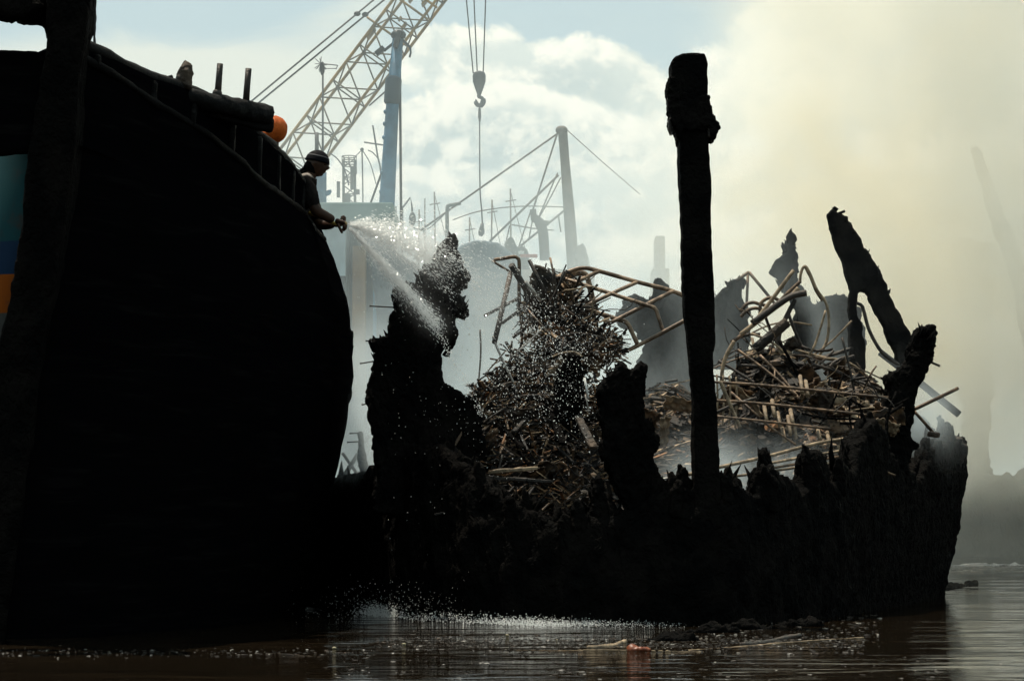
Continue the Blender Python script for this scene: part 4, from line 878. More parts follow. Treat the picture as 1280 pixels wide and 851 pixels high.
for k, (a, b_) in enumerate((((424, 602), (462, 544)), ((428, 566), (456, 606)), ((452, 560), (430, 598)))):
    rod('smoky_beam', [a, b_], 28.0+.3*k, 4, 'char_far', 'thin beam seen through the white smoke in the gap between the two hulls', 'beam', 'beams in the gap between the hulls', sub=1)
# ---- right heap
tri = thing('pipe_tripod', P(936, 380, 28.0), 'grey triangular pipe frame standing in the smoke behind the right heap', 'frame')
rod('leg', [(921, 351), (936, 340)], 28.0, 4, 'steel', parent=tri, sub=1); rod('leg', [(936, 340), (950, 357), (972, 384)], 28.0, 4, 'steel', parent=tri, sub=1); rod('leg', [(935, 341), (933, 390)], 28.2, 3.5, 'steel', parent=tri, sub=1)
PP = 'poles slanting up to the peak of the right heap'
for pts, Y, w, m, lab in (([(939, 408), (965, 374), (992, 338)], 25.4, 5, 'ash_pipe', 'longest pale pole slanting up to the peak of the right heap'),
                       ([(926, 418), (965, 388), (988, 371), (998, 360)], 25.3, 6, 'ash_pipe', 'thick pale pole just under the longest one on the right heap'),
                       ([(918, 426), (955, 395), (985, 366), (1000, 352)], 25.5, 4.5, 'steel', 'brown pole lying between the pale poles on the right heap'),
                       ([(940, 404), (970, 382), (990, 370), (1008, 366)], 25.2, 8, 'steel_dark', 'thick sooty pole whose stub end juts right near the peak'),
                       ([(944, 436), (975, 410), (984, 402)], 25.0, 13, 'char_brown', 'thick burnt log lying below the slanting poles')):
    o = rod('pole', pts, Y, w, m, lab, 'pole', PP)
rod('bent_pipe', [(994, 374), (985, 392), (975, 414), (973, 437), (978, 455)], 25.3, 6, 'steel_dark', 'dark bent pipe dropping from the stub end as a leg', 'pipe')
rod('bent_pipe', [(925, 390), (932, 381), (941, 378), (949, 380), (958, 382)], 26.4, 4.5, 'steel', 'small pipe hoop nearest the tall post on the right heap', 'pipe')
rod('bent_pipe', [(926, 396), (934, 388), (945, 385), (955, 388)], 26.2, 4.5, 'steel', 'lower small pipe hoop beside the tall post', 'pipe')
rod('bent_pipe', [(950, 392), (951, 380), (957, 374), (966, 372), (974, 376)], 26.2, 4.5, 'steel', 'upright small pipe hoop between the slanting poles', 'pipe')
rod('bent_pipe', [(1000, 354), (1001, 342), (1005.5, 333), (1011, 339), (1021, 362), (1032, 378), (1036, 398), (1034, 424), (1022, 450), (1012, 482), (1010, 503), (1017, 520), (1026, 540)], 25.6, 3.6, 'ash_pipe', 'long thin pipe looping over the peak and snaking down the right heap', 'pipe')
rod('bent_pipe', [(1006, 333), (1014, 349), (1020, 364), (1028, 376)], 25.7, 3.2, 'steel', 'short brown pipe hugging the looping thin one at the peak', 'pipe')
rod('bent_wire', [(1032, 388), (1019, 430), (1008, 448), (1001, 462), (993, 487), (998, 510), (1003, 530), (996, 550)], 25.2, 3, 'ash_pipe', 'pale bent wire running down left of the looping pipe', 'wire')
rod('bent_pipe', [(1071, 379), (1077, 382), (1080, 390), (1087, 414), (1103, 441), (1124, 456)], 26.4, 4.5, 'steel_dark', 'dark pipe curving down beside the leaning plank', 'pipe')
rod('bent_wire', [(918, 426), (908, 444), (903, 462), (902, 480)], 24.6, 5, 'ash_pipe', 'pale frayed strip hanging by the tall post on the right heap', 'strip')
GR = 'long rods lying across the face of the right heap'
for pts, Y, w, m, lab in (([(888, 477), (960, 482), (1030, 489), (1110, 497)], 23.6, 3.6, 'steel', 'topmost of the three level rods across the right heap'),
                          ([(888, 500), (960, 505), (1080, 518)], 23.4, 3.6, 'steel', 'middle of the three level rods across the right heap'),
                          ([(893, 520), (960, 527), (1038, 536)], 23.2, 3.2, 'steel', 'lowest and shortest of the three level rods across the right heap'),
                          ([(860, 593), (898, 584), (960, 570), (1021, 554), (1074, 546)], [21.0, 21.2, 21.8, 22.4, 23.0], 4.4, 'ash_pipe', 'long pale rod rising right just above the hull edge'),
                          ([(957, 580), (1010, 570), (1066, 561)], [21.4, 22, 22.6], 3.4, 'ash_pipe', 'upper short rod just under the long pale one at the hull edge'),
                          ([(948, 588), (1005, 578), (1060, 569)], [21.3, 21.9, 22.5], 3.2, 'steel', 'middle short rod just under the long pale one at the hull edge'),
                          ([(920, 595), (990, 585), (1050, 577)], [21.1, 21.7, 22.4], 3.2, 'ash_pipe', 'lowest rod just above the black ribs at the hull edge'),
                          ([(822, 600), (858, 593)], [20.8, 21.0], 3.2, 'bare', 'bright rod end showing left of the tall post')):
    rod('steel_rod', pts, Y, w, m, lab, 'rod', GR)
rod('steel_rod', [(922, 437), (960, 465), (995, 494)], [24.4, 24.2, 24.0], 3.6, 'steel', 'rod slanting down to the right across the dark hollow', 'rod')
rod('steel_rod', [(950, 444), (980, 475), (1000, 500)], [24.6, 24.4, 24.2], 4, 'steel', 'second slanting rod just right of the one across the dark hollow', 'rod')
rod('steel_rod', [(900, 476), (912, 504), (925, 534)], 23.3, 4.5, 'ash_pipe', 'pale stake crossing the level rods near the tall post', 'rod')
rod('steel_rod', [(955, 528), (980, 546), (995, 556)], 23.2, 3, 'steel', 'rod in the shadow at the foot of the right heap', 'rod')
rod('steel_rod', [(914, 490), (950, 522)], [23.9, 23.5], 3, 'steel', 'dim rod between the level rods and the dark hollow', 'rod')
for k in range(4):
    x = 896+k*8; rod('wire_upright', [(x, 468+k), (x+1, 500), (x-1, 535)], 24.2, 2.4, 'ash_pipe', 'thin pale upright standing behind the tall post', 'upright', 'thin uprights behind the tall post')
# stack of pipes: every one a thing of its own
GP = 'stacked pipes on the right heap'
rp = random.Random(8); proto = None
def hollow(a, b_, r):
    a, b_ = Vector(a), Vector(b_); d, u, w = frame(b_-a); rings = []
    for p, q in ((a, r), (b_, r), (b_, r*0.72), (a+d*0.03, r*0.72)):
        rings.append([p+(u*math.cos(t)+w*math.sin(t))*q for t in [2*math.pi*k/10 for k in range(10)]])
    return MB().quadloop(rings)
for row in range(3):
    for k in range(9-row):
        x0 = 1018+k*5.6+row*8; y0 = 494+row*6+k*0.6-2*(row == 2)
        a = P(x0-6, y0-6, 25.9-0.05*row); b_ = P(x0+14+rp.uniform(-3, 3), y0+36-row*4+rp.uniform(-5, 5), 24.4-0.1*row)
        o = hollow(b_, a, 2.3*M(25)).build('pipe', rp.choice(['ash_pipe', 'ash_pipe', 'steel']))
        lab = {0: 'pipe in the bottom row of the slanting stack on the right heap', 1: 'pipe in the middle row of the slanting stack on the right heap', 2: 'pipe in the top row of the slanting stack on the right heap'}[row]
        tag(o, lab, 'pipe', GP+(', bottom row', ', middle row', ', top row')[row])
for k, (x0, y0) in enumerate([(965, 500), (972, 515), (985, 520), (992, 530), (978, 535), (1022, 535), (1034, 540), (988, 512), (1000, 470), (1007, 476), (955, 505)]):
    rod('pipe_stub', [(x0, y0), (x0+3, y0+rp.uniform(14, 24))], [24.0, 23.7], 5, 'ash_pipe', 'short ash-pale pipe stub poking from the foot of the right heap', 'pipe', 'short pipe stubs at the foot of the right heap')
char_slab('fallen_board', [(1026, 512), (1030, 500), (1042, 495), (1062, 497), (1060, 503), (1044, 506), (1036, 514)], 24.7, 0.05, 'ash_pipe', None, seed=74, vox=0.02, amp=0.015, scale=9)
tag(bpy.context.scene.objects['fallen_board'], 'pale tan board lying on top of the pipe stack', 'board')
cl = random.Random(4)
for k, (x, y, s) in enumerate([(1082, 505, 8), (1092, 512, 9), (1075, 530, 7), (1064, 538, 6), (1098, 518, 8), (1086, 520, 7), (1058, 541, 5)]):
    me = MB().ball(P(x, y, 24.4), s*M(24.4)*0.8, 10, 8).mesh()
    tag(link('ash_lump', char_mesh(me, 0.018, 0.03, 9, k, 0), 'ash_pipe'), 'pale ash lump between the pipe stack and the big burnt rib', 'lump', 'ash lumps by the big burnt rib')
rod('steel_rod', [(1140, 512), (1146, 510), (1198, 485)], 24.9, 4.6, 'steel', 'thick rod sticking far out to the right beyond the big burnt rib', 'rod', sub=1)
clamp = thing('clamp_bar', P(1164, 545, 25.0), 'short rusty bar with a block end right of the big burnt rib', 'bar')
rod('shaft', [(1140, 511), (1152, 524), (1166, 540)], 25.0, 4, 'steel', parent=clamp, sub=1)
bevelled(MB().box(P(1167, 543, 25.0), 0.13, 0.12, 0.06, Matrix.Rotation(0.15, 3, 'Y'))).build('block', 'char_brown', clamp)
#@@PART4
# ================================================================== BACKGROUND
# ---- crawler crane on the quay
YC = 60.0; mc = M(YC)
tipc = P(600, -100, YC); foot = P(34, 650, YC)
crane = thing('crane', (foot.x, YC, 0.7), 'yellow lattice boom crane rising behind the black boat', 'crane')
def lattice(A, B, w, n, rc, rl, parent, m1, m2, taper=0.35, taper_n=2, side=Vector((0, 1, 0)), names=('boom_chord', 'boom_lacing')):
    d, u, v = frame(B-A); v = side.normalized(); v = (v-d*v.dot(d)).normalized(); u = d.cross(v)
    cor = [(-1, -1), (1, -1), (1, 1), (-1, 1)]
    def pt(t, c):
        k = t*n; s = lerp(taper, 1, min(1, k/taper_n)) if k < taper_n else lerp(taper, 1, min(1, (n-k)/taper_n)) if k > n-taper_n else 1
        return A.lerp(B, t)+u*(c[0]*w/2*s)+v*(c[1]*w/2*s)
    for c in cor: MB().tube([pt(i/n, c) for i in range(n+1)], rc, 8).build(names[0], m1, parent)
    mb = MB()
    for i in range(n):
        for q in range(4):
            c, e = cor[q], cor[(q+1) % 4]
            if (i+q) % 2: c, e = e, c
            mb.tube([pt(i/n, c), pt((i+1)/n, e)], rl, 5)
            if i % 2 == 0: mb.tube([pt(i/n, c), pt(i/n, e)], rl, 5)
    return mb.build(names[1], m2, parent), pt
_, bpt = lattice(foot, tipc, 0.95, 34, 0.043, 0.022, crane, 'yellow', 'yellow_lace', side=Vector((0.25, 1, 0.25)))
for px, py, w, h_ in ((464, 42, 26, 16), (505, 33, 16, 10), (515, -2, 20, 12), (532, 2, 22, 14), (500, 24, 10, 6)):
    c = P(px, py, YC-0.3); d = (tipc-foot).normalized()
    bevelled(MB().bar(c-d*h_*mc*0.5, c+d*h_*mc*0.5, w*mc*0.8, 0.06), 0.01).build('gusset_plate', 'yellow', crane)
for k, t in enumerate((0.8, 0.845, 0.865)):
    a = bpt(t, (-1, -1)); b_ = bpt(t, (1, -1)); dd = (b_-a).normalized(); MB().tube([a-dd*0.15, b_+dd*0.28], 0.035, 6).build('cross_pin', 'yellow', crane)
gan = P(28, 372, YC)
for k, off in ((0, 0), (1, 0.18)):
    MB().tube([P(28+k*6, 364+k*2, YC), P(600+k*6, -110+k*7, YC)], 0.026, 6).build('pendant_cable', 'cable', crane)
for a, py in (((446, 18), 0), ((456, 19), 1)):
    MB().ball(P(a[0]+.5, a[1]-.5, YC), 0.06, 8, 6, (1.6, 1, 1.2)).build('cable_clamp', 'cable', crane)
for x0, x1, y1 in ((583, 591.5, 92), (592.5, 596.5, 90), (607, 604, 92)):
    MB().tube([P(lerp(597, x0, 2.2) if x0 != 607 else 607, -92, YC), P(x0, 0, YC), P(x1, y1, YC)], 0.018, 5).build('hoist_cable', 'cable', crane)
mb = MB()
for k in range(2): mb.ball(tipc+Vector((0.05, -0.1+0.2*k, 0)), 0.28, 14, 10, (1, .25, 1))
mb.build('tip_sheave', 'yellow', crane)
fx = foot.x
bevelled(MB().box((fx-2.0, YC, 2.6), 5.0, 2.8, 2.2), 0.08).build('machine_house', 'yellow', crane)
cab = bevelled(MB().box((fx+0.2, YC-1.7, 2.5), 1.5, 1.1, 1.9), 0.06).build('cab', 'yellow', crane)
bevelled(MB().box((fx+0.25, YC-2.2, 2.8), 1.2, 0.16, 0.9), 0.02).build('window', 'window', cab)
for sg in (-1, 1): bevelled(MB().box((fx-1.2, YC+sg*1.6, 1.2), 5.4, 0.8, 0.95), 0.3).build('track', 'steel_dark', crane)
MB().tube([(fx-0.8, YC, 3.6), tuple(gan)], 0.1, 8).tube([(fx-3.6, YC, 3.6), tuple(gan)], 0.08, 8).build('gantry', 'yellow', crane)
# ---- hook block hanging on the hoist cables
hook = thing('hook_block', P(599, 110, YC), 'dark crane hook block hanging on three cables against the cloud', 'hook')
c = P(599, 104, YC)
prof = [(-15, .10), (-13, .30), (-9, .36), (-2, .35), (6, .24), (13, .13), (15.5, .09)]
mb = MB().quadloop([[P(599, 104+q*1.0, YC)+Vector((math.cos(a)*r_*0.5, math.sin(a)*r_*0.32, 0)) for a in [2*math.pi*k/14 for k in range(14)]] for q, r_ in prof]); mb.build('sheave_case', 'hookm', hook)
MB().tube(line([(599, 118), (598.6, 121), (602.5, 123), (604, 127), (601.5, 131.5), (597, 131.5), (594.8, 127.5), (595.5, 125)], YC, 4), [0.05]*10+[0.075]*8+[0.06]*7+[0.03]*4, 8).build('hook', 'hookm', hook)
MB().tube(line([(599.5, 131), (599.5, 160), (600, 235), (602, 262), (603, 280)], YC, 3), 0.022, 6).build('sling_cable', 'cable', hook)
MB().tube([P(599.5, 136, YC), P(599.5, 146, YC), P(599.6, 152, YC)], [.04, .05, .03], 6).build('shackle', 'hookm', hook)
MB().tube([P(603, 279, YC), P(601.8, 291, YC), P(600.5, 295, YC)], [.04, .09, .05], 8).build('sling_weight', 'hookm', hook)
# ---- fishing boat with the blue mast
YF = 45.0; mf = M(YF)
fb = thing('fishing_boat', P(470, WL(YF)-2, YF), 'pale blue cabin boat with a tall blue derrick mast, half lost in smoke', 'boat')
def hullbox(parent, pxa, pxb, sheer, Y, depth, m, rise=0.22):
    rr = []
    n = 24
    for i in range(n+1):
        t = i/n; x = lerp(P(pxa, 400, Y).x, P(pxb, 400, Y).x, t); w = depth/2*min(1, 3.2*min(t, 1-t)+0.12)**0.6
        zt = P(0, sheer, Y).z*(1+rise*abs(2*t-1)**2.5); rr.append([Vector((x, Y+s_*w*f, z_)) for s_, f, z_ in ((-1, 1, zt), (-1, .93, zt*.5), (-1, .6, -.2), (0, .05, -.5), (1, .6, -.2), (1, .93, zt*.5), (1, 1, zt))])
    return MB().quadloop(rr).build('hull', m, parent)
hullbox(fb, 230, 650, 505, YF, 5.0, 'slate')
def cbox(nm, x0, y0, x1, y1, Y, dy, m, parent, bev=0.03):
    a, b_ = P(x0, y0, Y), P(x1, y1, Y); return bevelled(MB().box((a+b_)/2, abs(b_.x-a.x), dy, abs(a.z-b_.z)), bev).build(nm, m, parent)
cabn = cbox('cabin', 330, 292, 437, 510, YF-0.2, 2.6, 'pale', fb)
for x0 in (400, 412, 424): cbox('cabin_window', x0, 345, x0+8, 372, YF-1.5, 0.08, 'window', cabn, 0.01)
cbox('cabin_roof', 320, 268, 497, 291, YF, 3.4, 'green', fb, 0.04)
cbox('wheelhouse', 437, 296, 492, 505, YF+0.5, 2.0, 'slate', fb)
cbox('cabin_post', 467, 300, 481, 505, YF-1.3, 0.24, 'sky_blue', fb); cbox('cabin_post', 441, 308, 457, 505, YF-1.3, 0.22, 'orange_post', fb)
cbox('box', 424, 253, 436, 267.5, YF+.3, 0.5, 'orange_post', fb) if False else None
rf = slab_mesh([(463, 300), (474, 300), (530, 340), (548, 362), (560, 510), (480, 510)], YF-0.9, 1.2)
link('tarpaulin', roughen(evaluate(rf, [('REMESH', dict(mode='VOXEL', voxel_size=0.08)), ('SMOOTH', dict(iterations=4))]), 0.04, 1.5, 2), 'slate', fb)
md = MB().tube([P(474, 505, YF), P(483, 266, YF), P(490, 140, YF), P(497.5, 46, YF)], [0.165, 0.165, 0.135, 0.11], 14).build('mast', 'blue', fb)
MB().tube([P(489.5, 131, YF), P(490, 128, YF), P(492, 100, YF), P(492.3, 96, YF)], [.14, .17, .17, .13], 14).build('collar', 'slate', md)
capm = MB().ball(P(498, 44, YF), 0.16, 12, 8, (1.0, 1, .7)); capm.bar(P(494, 60, YF-.12), P(500, 40, YF-.12), 0.22, 0.1); capm.bar(P(480, 64, YF), P(497, 50, YF), 0.05, 0.05); capm.bar(P(470, 68, YF), P(480, 60, YF), 0.12, 0.10); capm.bar(P(503, 50, YF), P(513, 60, YF), 0.05, 0.05); capm.bar(P(490, 44, YF-.1), P(507, 46, YF-.1), 0.08, 0.08)
capm.build('head_fitting', 'hookm', md)
MB().tube([P(513, 60, YF), P(513.5, 66, YF), P(512, 72, YF)], 0.022, 6).build('chain', 'hookm', md)
for y in (140, 155, 172, 216, 240): MB().ball(P(interp([(46, 497.5), (140, 490), (266, 483)], y)-8, y, YF-.05), 0.05, 6, 5).build('mast_cleat', 'blue', md)
MB().tube([P(499.5, 55, YF), P(500.5, 160, YF), P(501.5, 290, YF)], 0.030, 6).build('halyard', 'cable', fb)
MB().tube([P(481, 205, YF+.2), P(459, 266, YF+.2)], 0.024, 6).build('mast_stay', 'cable', fb)
MB().tube([P(487, 110, YF), P(462, 132, YF+3)], 0.018, 5).build('mast_stay', 'cable', fb)
MB().ball(P(415, 266, YF-1), 0.16, 12, 8, (1.2, 1, .8)).build('roof_drum', 'scrap_pale', fb)
dv = MB().tube(line([(399, 268), (400, 240), (400, 218)], YF-1.2, 3), 0.12, 10); dv.tube(line([(405, 268), (405, 226), (405, 216)], YF-1.2, 3), 0.05, 8); dv.tube(line([(405, 243), (411, 241), (411, 238)], YF-1.2, 3), 0.05, 8); dv.build('vent_pipe', 'blue', fb)
# ---- antenna pole in front of the boom
YA = 50.0; ma = M(YA)
an = thing('antenna_mast', P(403, 268, YA), 'thin antenna mast with a spiky aerial at its tip in front of the crane boom', 'antenna')
MB().tube([P(403.5, 268, YA), P(403.5, 190, YA), P(403.5, 78, YA)], [.035, .028, .022], 6).build('pole', 'cable', an)
MB().ball(P(403, 86, YA), 0.055, 8, 6, (1, 1, 3)).build('mount', 'cable', an)
mb = MB(); ra = random.Random(3)
for k in range(16):
    a = ra.uniform(0, 6.28); q = P(401, 80, YA); mb.tube([q, q+Vector((math.cos(a)*ra.uniform(.1, .18), ra.uniform(-.1, .1), math.sin(a)*ra.uniform(.1, .2)))], 0.008, 4)
mb.tube([P(403, 80, YA), P(422, 82, YA)], 0.012, 5); mb.tube([P(403, 86, YA), P(420, 86, YA)], 0.010, 5); mb.tube([P(422, 82, YA), P(420, 87, YA)], .010, 4)
mb.build('aerial', 'cable', an)
MB().tube([P(396, 200, YA), P(396, 166, YA)], 0.05, 6).build('short_whip', 'cable', an)
# ---- lattice signal tower far behind
YT = 120.0; mt = M(YT)
tw = thing('signal_tower', P(438, 300, YT), 'pale hazy lattice tower standing behind the hosed cabin roof', 'tower')
lattice(P(437.5, 640, YT), P(436.5, 200, YT), 0.62, 40, 0.05, 0.03, tw, 'grey', 'grey', taper=1.0, names=('tower_leg', 'tower_lacing'))
mb = MB()
for y in (196, 201, 207): mb.tube([P(436.5, y, YT)+Vector((math.cos(a)*.39, math.sin(a)*.39, 0)) for a in [2*math.pi*k/12 for k in range(13)]], 0.03, 5)
for k in range(8): a = k*math.pi/4; mb.tube([P(436.5, 196, YT)+Vector((math.cos(a)*.39, math.sin(a)*.39, 0)), P(436.5, 208, YT)+Vector((math.cos(a)*.39, math.sin(a)*.39, 0))], 0.02, 4)
mb.build('top_platform', 'grey', tw)
for px, py, w, h_ in ((423, 237, 4, 20), (442, 213, 8, 9), (434, 250, 8, 16), (447, 240, 5, 6), (440, 225, 4, 24)): bevelled(MB().box(P(px, py, YT-.3), w*mt, .25, h_*mt), .02).build('aerial_panel', 'grey', tw)
bevelled(MB().box(P(445, 261, YT-.6), 12*mt, .5, 15*mt), .02).build('equipment_box', 'mast', tw)
# ---- thin masts, poles and pipes behind the spray
YM = 70.0
ym = thing('yard_mast', P(475, 270, YM), 'thin slanting mast with one crossing yard left of the blue mast', 'mast')
rod('pole', [(466, 157), (472, 195), (477, 235), (479, 420)], YM, 2.2, 'cable', parent=ym); rod('yard', [(455, 178), (482, 182)], YM, 2, 'cable', parent=ym)
fl = thing('lamp_mast', P(453, 270, YM), 'slim mast topped by a small lamp beside the signal tower', 'mast')
rod('pole', [(452.5, 188), (453.5, 240), (455, 420)], YM, 1.8, 'cable', parent=fl); MB().ball(P(452.5, 187, YM), 0.06, 8, 6).build('lamp', 'cable', fl)
rod('stay', [(453, 188), (463, 205), (470, 230)], YM, 1.2, 'cable', parent=fl); rod('stay', [(452, 188), (444, 196)], YM, 1.2, 'cable', parent=fl); rod('stay', [(460, 188), (466, 191), (474, 200)], YM, 1.4, 'cable', parent=fl)
rod('drooping_cable', [(413, 192), (422, 199), (431, 213), (436, 232)], 58.0, 1.6, 'cable', 'thin cable curving down from the boom to the signal tower', 'cable')
dv2 = thing('davit', P(512, 290, 55.0), 'small bent davit arm just right of the blue mast', 'davit')
rod('arm', [(503, 260), (513, 247), (515, 258), (515.5, 270)], 55.0, 2.6, 'cable', parent=dv2, sub=1); rod('post', [(503, 258), (503, 460)], 55.0, 2.4, 'cable', parent=dv2, sub=1); MB().ball(P(515.5, 274, 55.0), .09, 8, 6, (1, 1, 2)).build('pulley', 'cable', dv2)
rod('thin_pole', [(494, 258), (494, 440)], 62.0, 4, 'grey', 'pale stubby pole between the blue mast and the davit', 'pole', sub=1)
rod('thin_pole', [(531, 248), (531, 460)], 62.0, 1.8, 'grey', 'needle-thin upright pole right of the davit', 'pole', sub=1)
rod('slack_rope', [(515, 284), (530, 288), (545, 278), (560, 263)], 60.0, 1.6, 'cable', 'slack rope hanging between the davit and the gooseneck pipe', 'rope')
gn = rod('gooseneck_pipe', [(559, 460), (559, 300), (559, 262), (561, 257), (567, 256), (576, 254)], 55.0, 4.6, 'grey', 'grey gooseneck pipe bent right at its top, above the burnt stump', 'pipe', sub=3)
for k, (x, t, lean) in enumerate(((522, 262, 2), (546, 240, -3), (586, 272, 1), (612, 250, 3), (640, 236, -2))):
    pm_ = thing('boat_mast', P(x, 420, 75+4*k), ['faint mast nearest the blue mast in the haze', 'faint mast left of the gooseneck pipe', 'faint short mast just left of the hook cable', 'faint mast just right of the hook cable', 'faint tall mast left of the rigged wooden mast'][k], 'mast')
    rod('pole', [(x+lean, t), (x, 460)], 75+4*k, 2, 'mast', parent=pm_, sub=1); rod('yard', [(x+lean-6, t+16), (x+lean+7, t+14)], 75+4*k, 1.4, 'mast', parent=pm_, sub=1); rod('stay', [(x+lean, t+2), (x+20, t+90)], 75+4*k, .9, 'mast', parent=pm_, sub=1)
# ---- rigged wreck in the smoke
YW = 55.0; mw = M(YW)
rw = thing('rigged_ship', P(670, WL(YW), YW), 'faded ship with a wooden mast and rigging lines dissolving in the smoke', 'ship')
hullbox(rw, 590, 742, 350, YW, 4.5, 'grey', 0.015)
ms_ = MB().tube([P(722, 420, YW), P(716, 325, YW), P(712, 270, YW), P(706, 200, YW), P(703.5, 166, YW), P(702.5, 160, YW)], [.17, .15, .14, .115, .12, .09], 12, .04).build('mast', 'mast', rw)
MB().ball(P(702, 163, YW), 0.16, 10, 7, (1, 1, .7)).build('masthead', 'mast', ms_)
RG = [((700, 165), (520, 292), 2.6), ((697, 166), (665, 266), 2.6), ((698, 219), (612, 302), 3.0), ((701, 222), (674, 272), 1.8), ((707, 262), (650, 308), 3.0), ((697, 216), (672, 275), 2.0), ((664, 262), (648, 310), 2), ((668, 262), (661, 300), 2), ((640, 281), (692, 288), 1.8), ((637, 282), (633, 300), 1.8), ((708, 162), (800, 243), 1.2), ((698, 270), (701, 290), 2.2)]
for a, b_, w in RG: MB().tube([P(*a, YW), P((a[0]+b_[0])/2, (a[1]+b_[1])/2+(1 if w < 2 else 0), YW), P(*b_, YW)], w*mw/2, 6).build('rigging_line', 'mast', rw)
rod('rigging_line', [(566, 275), (600, 264), (650, 258), (706, 259)], YW, 1.4, 'mast', parent=rw)
MB().tube(line([(666, 262), (668, 272), (674, 278), (679, 292), (681, 325)], YW, 4), [.08]*4+[.11]*4+[.13]*9, 10, .05).build('derrick_stump', 'mast', rw)
bevelled(MB().box(P(679, 279, YW), .28, .28, .1), .02).build('stump_cap', 'mast', rw)
char_slab('deck_house', [(720, 345), (718, 318), (722, 308), (728, 306), (733, 312), (735, 326), (740, 345)], YW, 0.8, 'grey', rw, vox=0.05, amp=.04, scale=3, seed=81)
char_slab('deck_clutter', [(628, 345), (632, 304), (638, 298), (644, 303), (646, 312), (652, 308), (658, 312), (664, 345)], YW, 0.8, 'grey', rw, vox=0.05, amp=.04, scale=3, seed=82)
cbox('red_rail', 650, 318, 672, 322, YW-2.4, 0.1, 'red', rw, .01); cbox('white_locker', 648, 314, 655, 318, YW-2.42, 0.1, 'white', rw, .01)
char_slab('tarpaulin_heap', [(552, 360), (560, 330), (574, 316), (590, 306), (604, 304), (622, 310), (640, 326), (652, 345), (650, 480), (552, 480)], 50.0, 2.5, 'tarp', None, vox=0.1, amp=.12, scale=.7, seed=83, smooth=6)
tag(bpy.context.scene.objects['tarpaulin_heap'], 'large blue-grey tarpaulin-covered mound in the haze behind the burnt stump', 'mound')
# ---- dark sheds on the far bank behind the smoke
for k, (x0, x1, y0) in enumerate(((1105, 1230, 590), (1225, 1420, 602))):
    sh = thing('shed', P((x0+x1)/2, 690, 86+k), ['dark shed on the far bank in the smoke, its end hidden by the burnt ship', 'dark long low shed on the far bank reaching the right edge'][k], 'shed')
    cbox('wall', x0, y0+8, x1, 694, 86+2*k, 4, 'char_far', sh, .05)
    a, b_ = P(x0-2, y0+9, 86+2*k), P(x1+2, y0+9, 86+2*k)
    MB().quadloop([[Vector((x, 86+2*k+dy_, a.z+dz_)) for dy_, dz_ in ((-2.3, 0), (0, .5), (2.3, 0), (0, -.05))] for x in (a.x, b_.x)], smooth=False).build('roof', 'char_far', sh)
# ---- dim shapes at the right
tw2 = thing('distant_tower', P(825, 345, 90.0), 'dim square tower almost lost in smoke just left of the tall post', 'tower')
cbox('shaft', 818, 297, 832, 640, 90.0, 1.2, 'grey', tw2, .05); cbox('base', 814, 338, 837, 640, 90.0, 1.6, 'grey', tw2, .05)
char_slab('leaning_post', [(1213, 186), (1218, 183), (1224, 190), (1250, 255), (1278, 325), (1292, 370), (1300, 470), (1286, 470), (1264, 348), (1240, 280)], 44.0, 0.3, 'char_far', None, vox=.06, amp=.03, scale=2, seed=84)
tag(bpy.context.scene.objects['leaning_post'], 'faint slanting beam dissolving in the thick smoke at the right', 'beam')
hz_ = thing('smoky_wreck', P(1250, WL(44), 44.0), 'dark hull of another wreck hidden in the smoke at far right', 'ship')
char_slab('hull', [(1120, 700), (1118, 640), (1135, 612), (1160, 622), (1176, 596), (1190, 604), (1205, 588), (1222, 606), (1240, 590), (1262, 612), (1290, 584), (1330, 600), (1420, 580), (1500, 600), (1500, 700)], 51.0, 3.5, 'char_far', hz_, vox=.12, amp=.15, scale=1.2, seed=91)
char_slab('deck_block', [(1206, 640), (1204, 420), (1192, 352), (1188, 322), (1196, 304), (1214, 300), (1226, 306), (1240, 304), (1246, 330), (1238, 352), (1232, 420), (1236, 640)], 54.0, 1.2, 'char_far', hz_, vox=.1, amp=.15, scale=1.5, seed=92)

# ================================================================== FLOATING THINGS
def wp(px, py):        # point of the water surface seen at a pixel row
    a = (425.5-py)/F; t = -CAMH/(sn+a*cs); return Vector(((px-640)/F*t, (cs-a*sn)*t, 0))
def floatlog(a, b_, r, m, label, cat='log', nm='floating_log', seed=1):
    A, B = wp(*a), wp(*b_); mb = MB().tube([A.lerp(B, t)+Vector((0, 0, r*0.3+r*.5*math.sin(t*5+seed))) for t in [k/10 for k in range(11)]], [r*(1-.5*abs(k/10-.5)) for k in range(11)], 9, .2)
    return tag(link(nm, char_mesh(mb.mesh(), max(.008, r*.25), r*.4, 4, seed, 1), m), label, cat)
floatlog((1148, 741), (1218, 731), 0.075, 'char', 'black waterlogged timber floating off the right end of the burnt hull')
floatlog((735, 812), (782, 803), 0.02, 'ash_pipe', 'thin pale stick floating among the flotsam below the wreck', 'stick', 'floating_stick', 2)
floatlog((926, 806), (1000, 796), 0.02, 'steel_dark', 'dark stick floating below the right part of the wreck', 'stick', 'floating_stick', 3)
floatlog((860, 812), (1080, 797), 0.008, 'ash_pipe', 'long thin bright batten afloat below the wreck', 'batten', 'floating_batten', 4)
floatlog((640, 812), (880, 814), 0.006, 'ash_pipe', 'long straight pale batten afloat nearest the camera', 'batten', 'floating_batten', 5)
floatlog((318, 816), (410, 821), 0.006, 'char_brown', 'thin dark batten afloat in front of the black boat', 'batten', 'floating_batten', 6)
w_ = wp(800, 813); me = MB().ball(w_+Vector((0, 0, .01)), .055, 12, 8, (1.6, 1, .4)).ball(w_+Vector((-.05, .02, .02)), .035, 10, 8, (1.2, 1, .7)).mesh()
